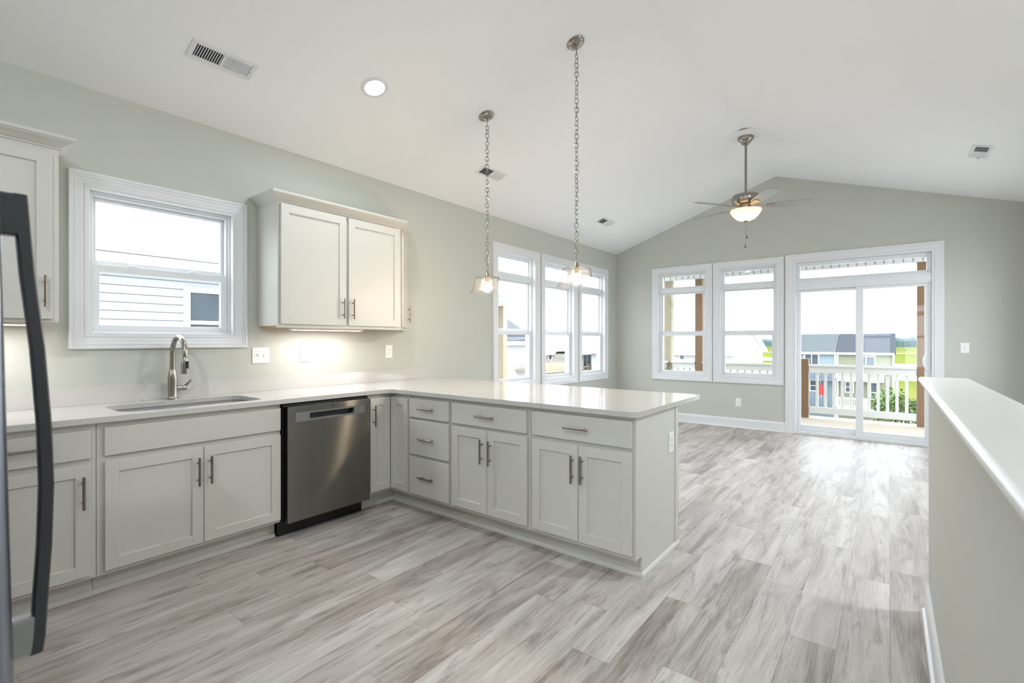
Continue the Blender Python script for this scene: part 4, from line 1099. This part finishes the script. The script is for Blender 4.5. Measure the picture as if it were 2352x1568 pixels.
tl = mb.obj('treeline', M['tree_far'], recalc=False); tag(tl, 'low blue-green treeline along the far edge of the marsh', 'trees', kind='stuff')

def bush(label, x, d, z0, h, rad, seed, n=2600):
    rg = random.Random(seed)
    r = thing('bush', label, 'bush', room(x, d, z0), 'shrubs below the deck')
    mb = MB()
    for k in range(4):
        a = k * 1.6; mb.tube([(x, d, z0), (x + 0.3 * math.cos(a), d + 0.3 * math.sin(a), z0 + h * 0.4), (x + rad * 0.5 * math.cos(a), d + rad * 0.5 * math.sin(a), z0 + h * 0.75)], [0.13, 0.09, 0.04], 6)
    mb.obj('stem', M['bark'], r)
    blobs = [(x + rg.uniform(-1, 1) * rad * 0.7, d + rg.uniform(-1, 1) * rad * 0.7, z0 + h * rg.uniform(0.35, 0.8), rad * rg.uniform(0.3, 0.5)) for _ in range(22)]
    mb = MB()
    for _ in range(n):
        bx, bd, bz, br = rg.choice(blobs)
        v = Vector((rg.gauss(0, 1), rg.gauss(0, 1), rg.gauss(0, 1))).normalized() * br * rg.uniform(0.75, 1.05)
        c = Vector((bx, bd, bz)) + v
        a = Vector((rg.gauss(0, 1), rg.gauss(0, 1), rg.gauss(0, 1))).normalized(); b = a.cross(v).normalized(); s = rg.uniform(0.10, 0.2)
        a = v.cross(b).normalized() * 0.7 + v.normalized() * 0.4
        q = [c - a * s - b * s * .5, c + b * s * .1 - a * s, c + a * s + b * s * .2, c + a * s * .4 - b * s * .8]
        mb.quad(*[tuple(w) for w in q])
    mb.obj('foliage', M['leaf'], r, recalc=False)
    return r
bush('round green shrub beside the sage townhouse, seen through the deck railing', 50.0, 5.0, GZ, 5.6, 2.4, 3, 3600)
bush('green shrub outside the window beside the sliding door', 44.0, -7.2, GZ, 5.9, 2.0, 9)
bush('small green shrub low behind the railing, left of the townhouses', 52.0, -8.6, GZ, 5.0, 2.0, 12)

# ------------------------------------------------------------------ buildings outside
def part_window(f, u0, u1, z0, z1, parent, fr=0.09, mid='h', t=0.0):
    w = MB(f).rectframe(u0, u1, z0, z1, fr, fr, fr, fr, t, t + 0.05).obj('window', M['rail'], parent)
    mb = MB(f); mb.box(u0 + fr, u1 - fr, t, t + 0.02, z0 + fr, z1 - fr); mb.obj('pane', M['house_pane'], w)
    mb = MB(f)
    if mid == 'h': mb.box(u0 + fr, u1 - fr, t + 0.02, t + 0.045, (z0 + z1) / 2 - fr * 0.35, (z0 + z1) / 2 + fr * 0.35)
    else: mb.box((u0 + u1) / 2 - fr * 0.35, (u0 + u1) / 2 + fr * 0.35, t + 0.02, t + 0.045, z0 + fr, z1 - fr)
    mb.obj('mullion', M['rail'], w)
    return w
def balcony(f, u0, u1, z, depth, rail_h, mat, parent, nb, posts=True):
    b = MB(f).box(u0, u1, 0.0, depth, z - 0.28, z).obj('balcony', mat, parent)
    mb = MB(f); mb.box(u0, u1, depth - 0.08, depth - 0.02, z + rail_h - 0.1, z + rail_h); mb.box(u0, u1, depth - 0.08, depth - 0.02, z + 0.06, z + 0.14)
    for k in range(nb + 1):
        u = u0 + 0.04 + (u1 - u0 - 0.08) * k / nb; w = 0.035 if k % 8 else 0.07
        mb.box(u - w, u + w, depth - 0.075, depth - 0.025, z, z + rail_h - 0.1)
    mb.obj('balustrade', mat, b)
    return b

TX = 60.0; fT = f_far(TX)
def townhouse(label, d0, d1, sid, roof_m, name='townhouse'):
    r = thing(name, label, 'house', room(TX + 4, (d0 + d1) / 2, GZ), 'townhouses beyond the deck')
    mb = MB(); mb.prism([(TX, GZ), (TX + 8, GZ), (TX + 8, 0.05), (TX + 4, 1.8), (TX, 0.05)], d0, d1, 't'); mb.obj('wall', sid, r)
    mb = MB(); mb.prism([(TX - 0.35, -0.02), (TX + 4, 1.93), (TX + 8.35, -0.02), (TX + 8.35, 0.11), (TX + 4, 2.06), (TX - 0.35, 0.11)], d0 - (0.12 if d0 < -4 else 0), d1 + (0.12 if d1 > 3 else 0), 't'); mb.obj('roof', roof_m, r)
    MB(fT).box(d0, d1, 0.34, 0.40, -0.12, 0.10).obj('gutter', M['rail'], r)
    for u in (d0, d1 - 0.16): MB(fT).box(u, u + 0.16, 0.0, 0.05, GZ, 0.0).obj('corner_board', M['rail'], r)
    return r
b = townhouse('pale blue townhouse with grey shingle roof beyond the deck', -5.3, -0.53, M['sid_blue'], M['shingle_l'])
part_window(fT, -3.4, -2.0, -1.62, -0.05, b, 0.12, 'v'); part_window(fT, -2.9, -1.85, -4.05, -2.84, b, 0.1)
balcony(fT, -5.2, -0.55, -2.5, 1.5, 0.95, M['paint_blue'], b, 34); balcony(fT, -5.2, -0.55, -5.5, 1.6, 1.05, M['paint_blue'], b, 34)
b = townhouse('sage green townhouse with dark shingle roof beyond the deck', -0.49, 4.2, M['sid_green'], M['shingle'])
part_window(fT, 1.15, 2.75, -1.36, -0.2, b, 0.12, 'v'); part_window(fT, 2.25, 3.0, -4.9, -2.8, b, 0.12); part_window(fT, 0.2, 1.0, -4.0, -2.85, b, 0.1)
balcony(fT, -0.4, 3.4, -2.45, 1.5, 0.9, M['rail'], b, 26); balcony(fT, -0.4, 3.4, -5.3, 1.6, 0.95, M['rail'], b, 26)
mb = MB(fT)
for k in range(11): mb.box(3.4 + 0.26 * k, 3.7 + 0.26 * k, 0.4, 1.5, -5.3 - 0.21 * (k + 1), -5.25 - 0.21 * (k + 1))
mb.obj('stair', M['rail'], b)
u = thing('patio_umbrella', 'closed red patio umbrella on the blue townhouse balcony', 'umbrella', room(TX - 0.8, -1.75, -5.49))
mb = MB(); mb.lathe([(0.0, 2.5), (0.05, 2.46), (0.16, 2.05), (0.22, 1.5), (0.20, 1.2), (0.0, 1.22)], room(TX - 0.8, -1.75, -5.49), 10); mb.obj('canopy', M['red'], u)
MB().tube([(TX - 0.8, -1.75, -5.489), (TX - 0.8, -1.75, -4.27)], 0.03, 6).obj('pole', M['rail'], u)

def plain_house(label, x0, x1, dn, df, eave, ridge, sid, roof_m, facing='side', group='neighbouring houses'):
    """box house; ridge along X when facing='side' (seen past the side wall), along D when 'front'"""
    r = thing('house', label, 'house', room((x0 + x1) / 2, (dn + df) / 2, GZ), group)
    mb = MB()
    if facing == 'side':
        dm = (dn + df) / 2
        mb.prism([(df, GZ), (dn, GZ), (dn, eave), (dm, ridge - 0.1), (df, eave)], x0, x1, 'u'); mb.obj('wall', sid, r)
        mb = MB(); s = (ridge - eave) / (dn - dm); o = 0.3
        mb.prism([(dn + o, eave - s * o), (dm, ridge), (df - o, eave - s * o), (df - o, eave - s * o + 0.12), (dm, ridge + 0.12), (dn + o, eave - s * o + 0.12)], x0 - 0.3, x1 + 0.3, 'u'); mb.obj('roof', roof_m, r)
        MB().box(x0 - 0.3, x1 + 0.3, dn + o, dn + o + 0.05, eave - s * o - 0.08, eave - s * o + 0.12).obj('fascia', M['rail'], r)
    else:
        xm = (x0 + x1) / 2
        mb.prism([(x0, GZ), (x1, GZ), (x1, eave), (xm, ridge - 0.1), (x0, eave)], df, dn, 't'); mb.obj('wall', sid, r)
        mb = MB(); s = (ridge - eave) / (xm - x0); o = 0.3
        mb.prism([(x0 - o, eave - s * o), (xm, ridge), (x1 + o, eave - s * o), (x1 + o, eave - s * o + 0.12), (xm, ridge + 0.12), (x0 - o, eave - s * o + 0.12)], df - 0.3, dn + 0.3, 't'); mb.obj('roof', roof_m, r)
        for s_, xe in ((0, x0), (1, x1)):
            m_ = 1 if s_ == 0 else -1
            mb = MB(); mb.prism([(xe - m_ * o, eave - s * o - 0.14), (xm, ridge - 0.14), (xm, ridge + 0.12), (xe - m_ * o, eave - s * o + 0.12)], dn + 0.3, dn + 0.36, 't'); mb.obj('rake_board', M['rail'], r)
    return r
def round_window(f, u, z, rad, parent):
    mb = MB(f); mb.prism([(u + rad * math.cos(2 * PI * k / 24), z + rad * math.sin(2 * PI * k / 24)) for k in range(24)], 0.0, 0.05, 't'); w = mb.obj('round_window', M['rail'], parent)
    mb = MB(f); mb.prism([(u + rad * .7 * math.cos(2 * PI * k / 24), z + rad * .7 * math.sin(2 * PI * k / 24)) for k in range(24)], 0.05, 0.056, 't'); mb.obj('pane', M['house_pane'], w)

# white house in front of the gable-wall windows
h = thing('house', 'white house with a round window, outside the gable-wall window nearest the corner', 'house', room(34, -9, GZ), 'neighbouring houses')
mb = MB(); mb.prism([(30.0, GZ), (38.0, GZ), (38.0, 0.6), (34.0, 1.95), (30.0, 0.6)], -12.6, -3.3, 't'); mb.obj('wall', M['sid_white'], h)
mb = MB(); mb.prism([(29.6, 0.5), (34.0, 2.02), (38.4, 0.5), (38.4, 0.62), (34.0, 2.14), (29.6, 0.62)], -12.8, -3.05, 't'); mb.obj('roof', M['soffit'], h)
MB().box(29.55, 29.6, -12.8, -3.05, 0.42, 0.62).obj('fascia', M['rail'], h)
round_window(f_far(30.0), -6.3, 0.28, 0.2, h)
# houses past the side wall
fA = f_sink(-11.0)
h = plain_house('white house with grey roof, outside the side window nearest the kitchen', 17.0, 20.6, -11.0, -16.0, 1.32, 2.75, M['sid_white'], M['shingle'], 'side')
part_window(fA, 18.0, 18.45, -0.4, 0.85, h, 0.06)
MB(fA).box(19.2, 20.55, 0.0, 0.7, -0.26, -0.14).obj('balcony', M['balcony_wood'], h)
mb = MB(fA)
for k in range(12): mb.box(19.2 + 0.112 * k, 19.29 + 0.112 * k, 0.66, 0.69, -0.15, 0.26)
mb.box(19.2, 20.55, 0.64, 0.71, 0.26, 0.31); mb.obj('balustrade', M['balcony_wood'], h)
fB = f_sink(-14.0)
h = plain_house('beige house with a round window, outside the middle side window', 24.0, 29.6, -14.0, -20.0, 0.6, 2.1, M['sid_beige'], M['shingle_t'], 'side')
round_window(fB, 26.85, 0.22, 0.27, h)
mb = MB(fB); mb.prism([(26.9, 0.35), (29.9, 0.35), (28.4, 1.75)], 0.0, 0.35, 't'); mb.obj('cross_gable', M['sid_beige'], h)
MB(fB).box(24.2, 29.6, 0.0, 1.0, -0.72, -0.56).obj('balcony', M['balcony_wood'], h)
MB(fB).box(24.2, 29.6, 0.94, 0.98, -0.55, -0.1).obj('balustrade', M['balcony_wood'], h)
h = plain_house('beige house with a two-pane window, outside the side window nearest the room corner', 30.3, 36.5, -14.0, -20.0, 0.5, 2.0, M['sid_beige'], M['shingle_t'], 'side')
part_window(fB, 31.2, 32.5, -0.68, 0.38, h, 0.09, 'v')
MB(fB).box(30.4, 36.0, 0.0, 1.0, -1.0, -0.86).obj('balcony', M['balcony_wood'], h)
MB(fB).box(30.4, 36.0, 0.94, 0.98, -0.85, -0.36).obj('balustrade', M['balcony_wood'], h)

# close neighbour behind the kitchen window: lapped siding, ribbed metal eave, one window, a porch at its far end
ND = -4.2; fN = f_sink(ND)
h = thing('house', 'white lap-sided house with ribbed metal eave, just outside the kitchen window', 'house', room(1.0, -7.5, GZ), 'neighbouring houses')
MB().box(-6.0, 8.7, -11.0, ND - 0.02, GZ, 2.30).obj('wall', M['soffit'], h)
mb = MB(fN); z = -1.0
prof = []
while z < 2.2:
    prof += [(0.016, z), (0.003, z + 0.1119)]; z += 0.112
prof = [(-0.018, -1.0)] + prof + [(-0.018, z)]
mb.prism(prof, -6.0, 8.7, 'u'); mb.obj('siding', M['sid_white'], h)
MB(fN).box(-6.3, 10.45, -6.9, 0.30, 2.30, 2.335).obj('soffit', M['soffit'], h)
MB(fN).box(-6.3, 10.45, 0.30, 0.33, 2.27, 2.395).obj('fascia', M['rail'], h)
mb = MB(fN); mb.prism([(-3.4, 2.70), (0.36, 2.40), (0.36, 2.415), (-3.4, 2.715), (-7.0, 2.415), (-7.0, 2.40)], -6.32, 10.47, 'u')
x = -6.3
while x < 10.45:
    mb.prism([(0.362, 2.414), (0.362, 2.437), (-3.4, 2.737), (-3.4, 2.714)], x, x + 0.035, 'u'); x += 0.229
mb.obj('roof', M['metal_roof'], h)
w = part_window(fN, 2.56, 3.55, 1.05, 2.06, h, 0.075, 'h', t=0.004)
part_window(fN, -2.6, -1.6, 1.05, 2.06, h, 0.075, 'h', t=0.004)
MB(fN).box(9.62, 9.78, 0.0, 0.16, GZ, 2.18).obj('porch_column', M['balcony_wood'], h)
MB(fN).box(8.7, 10.2, -0.02, 0.2, 2.18, 2.31).obj('porch_beam', M['rail'], h)
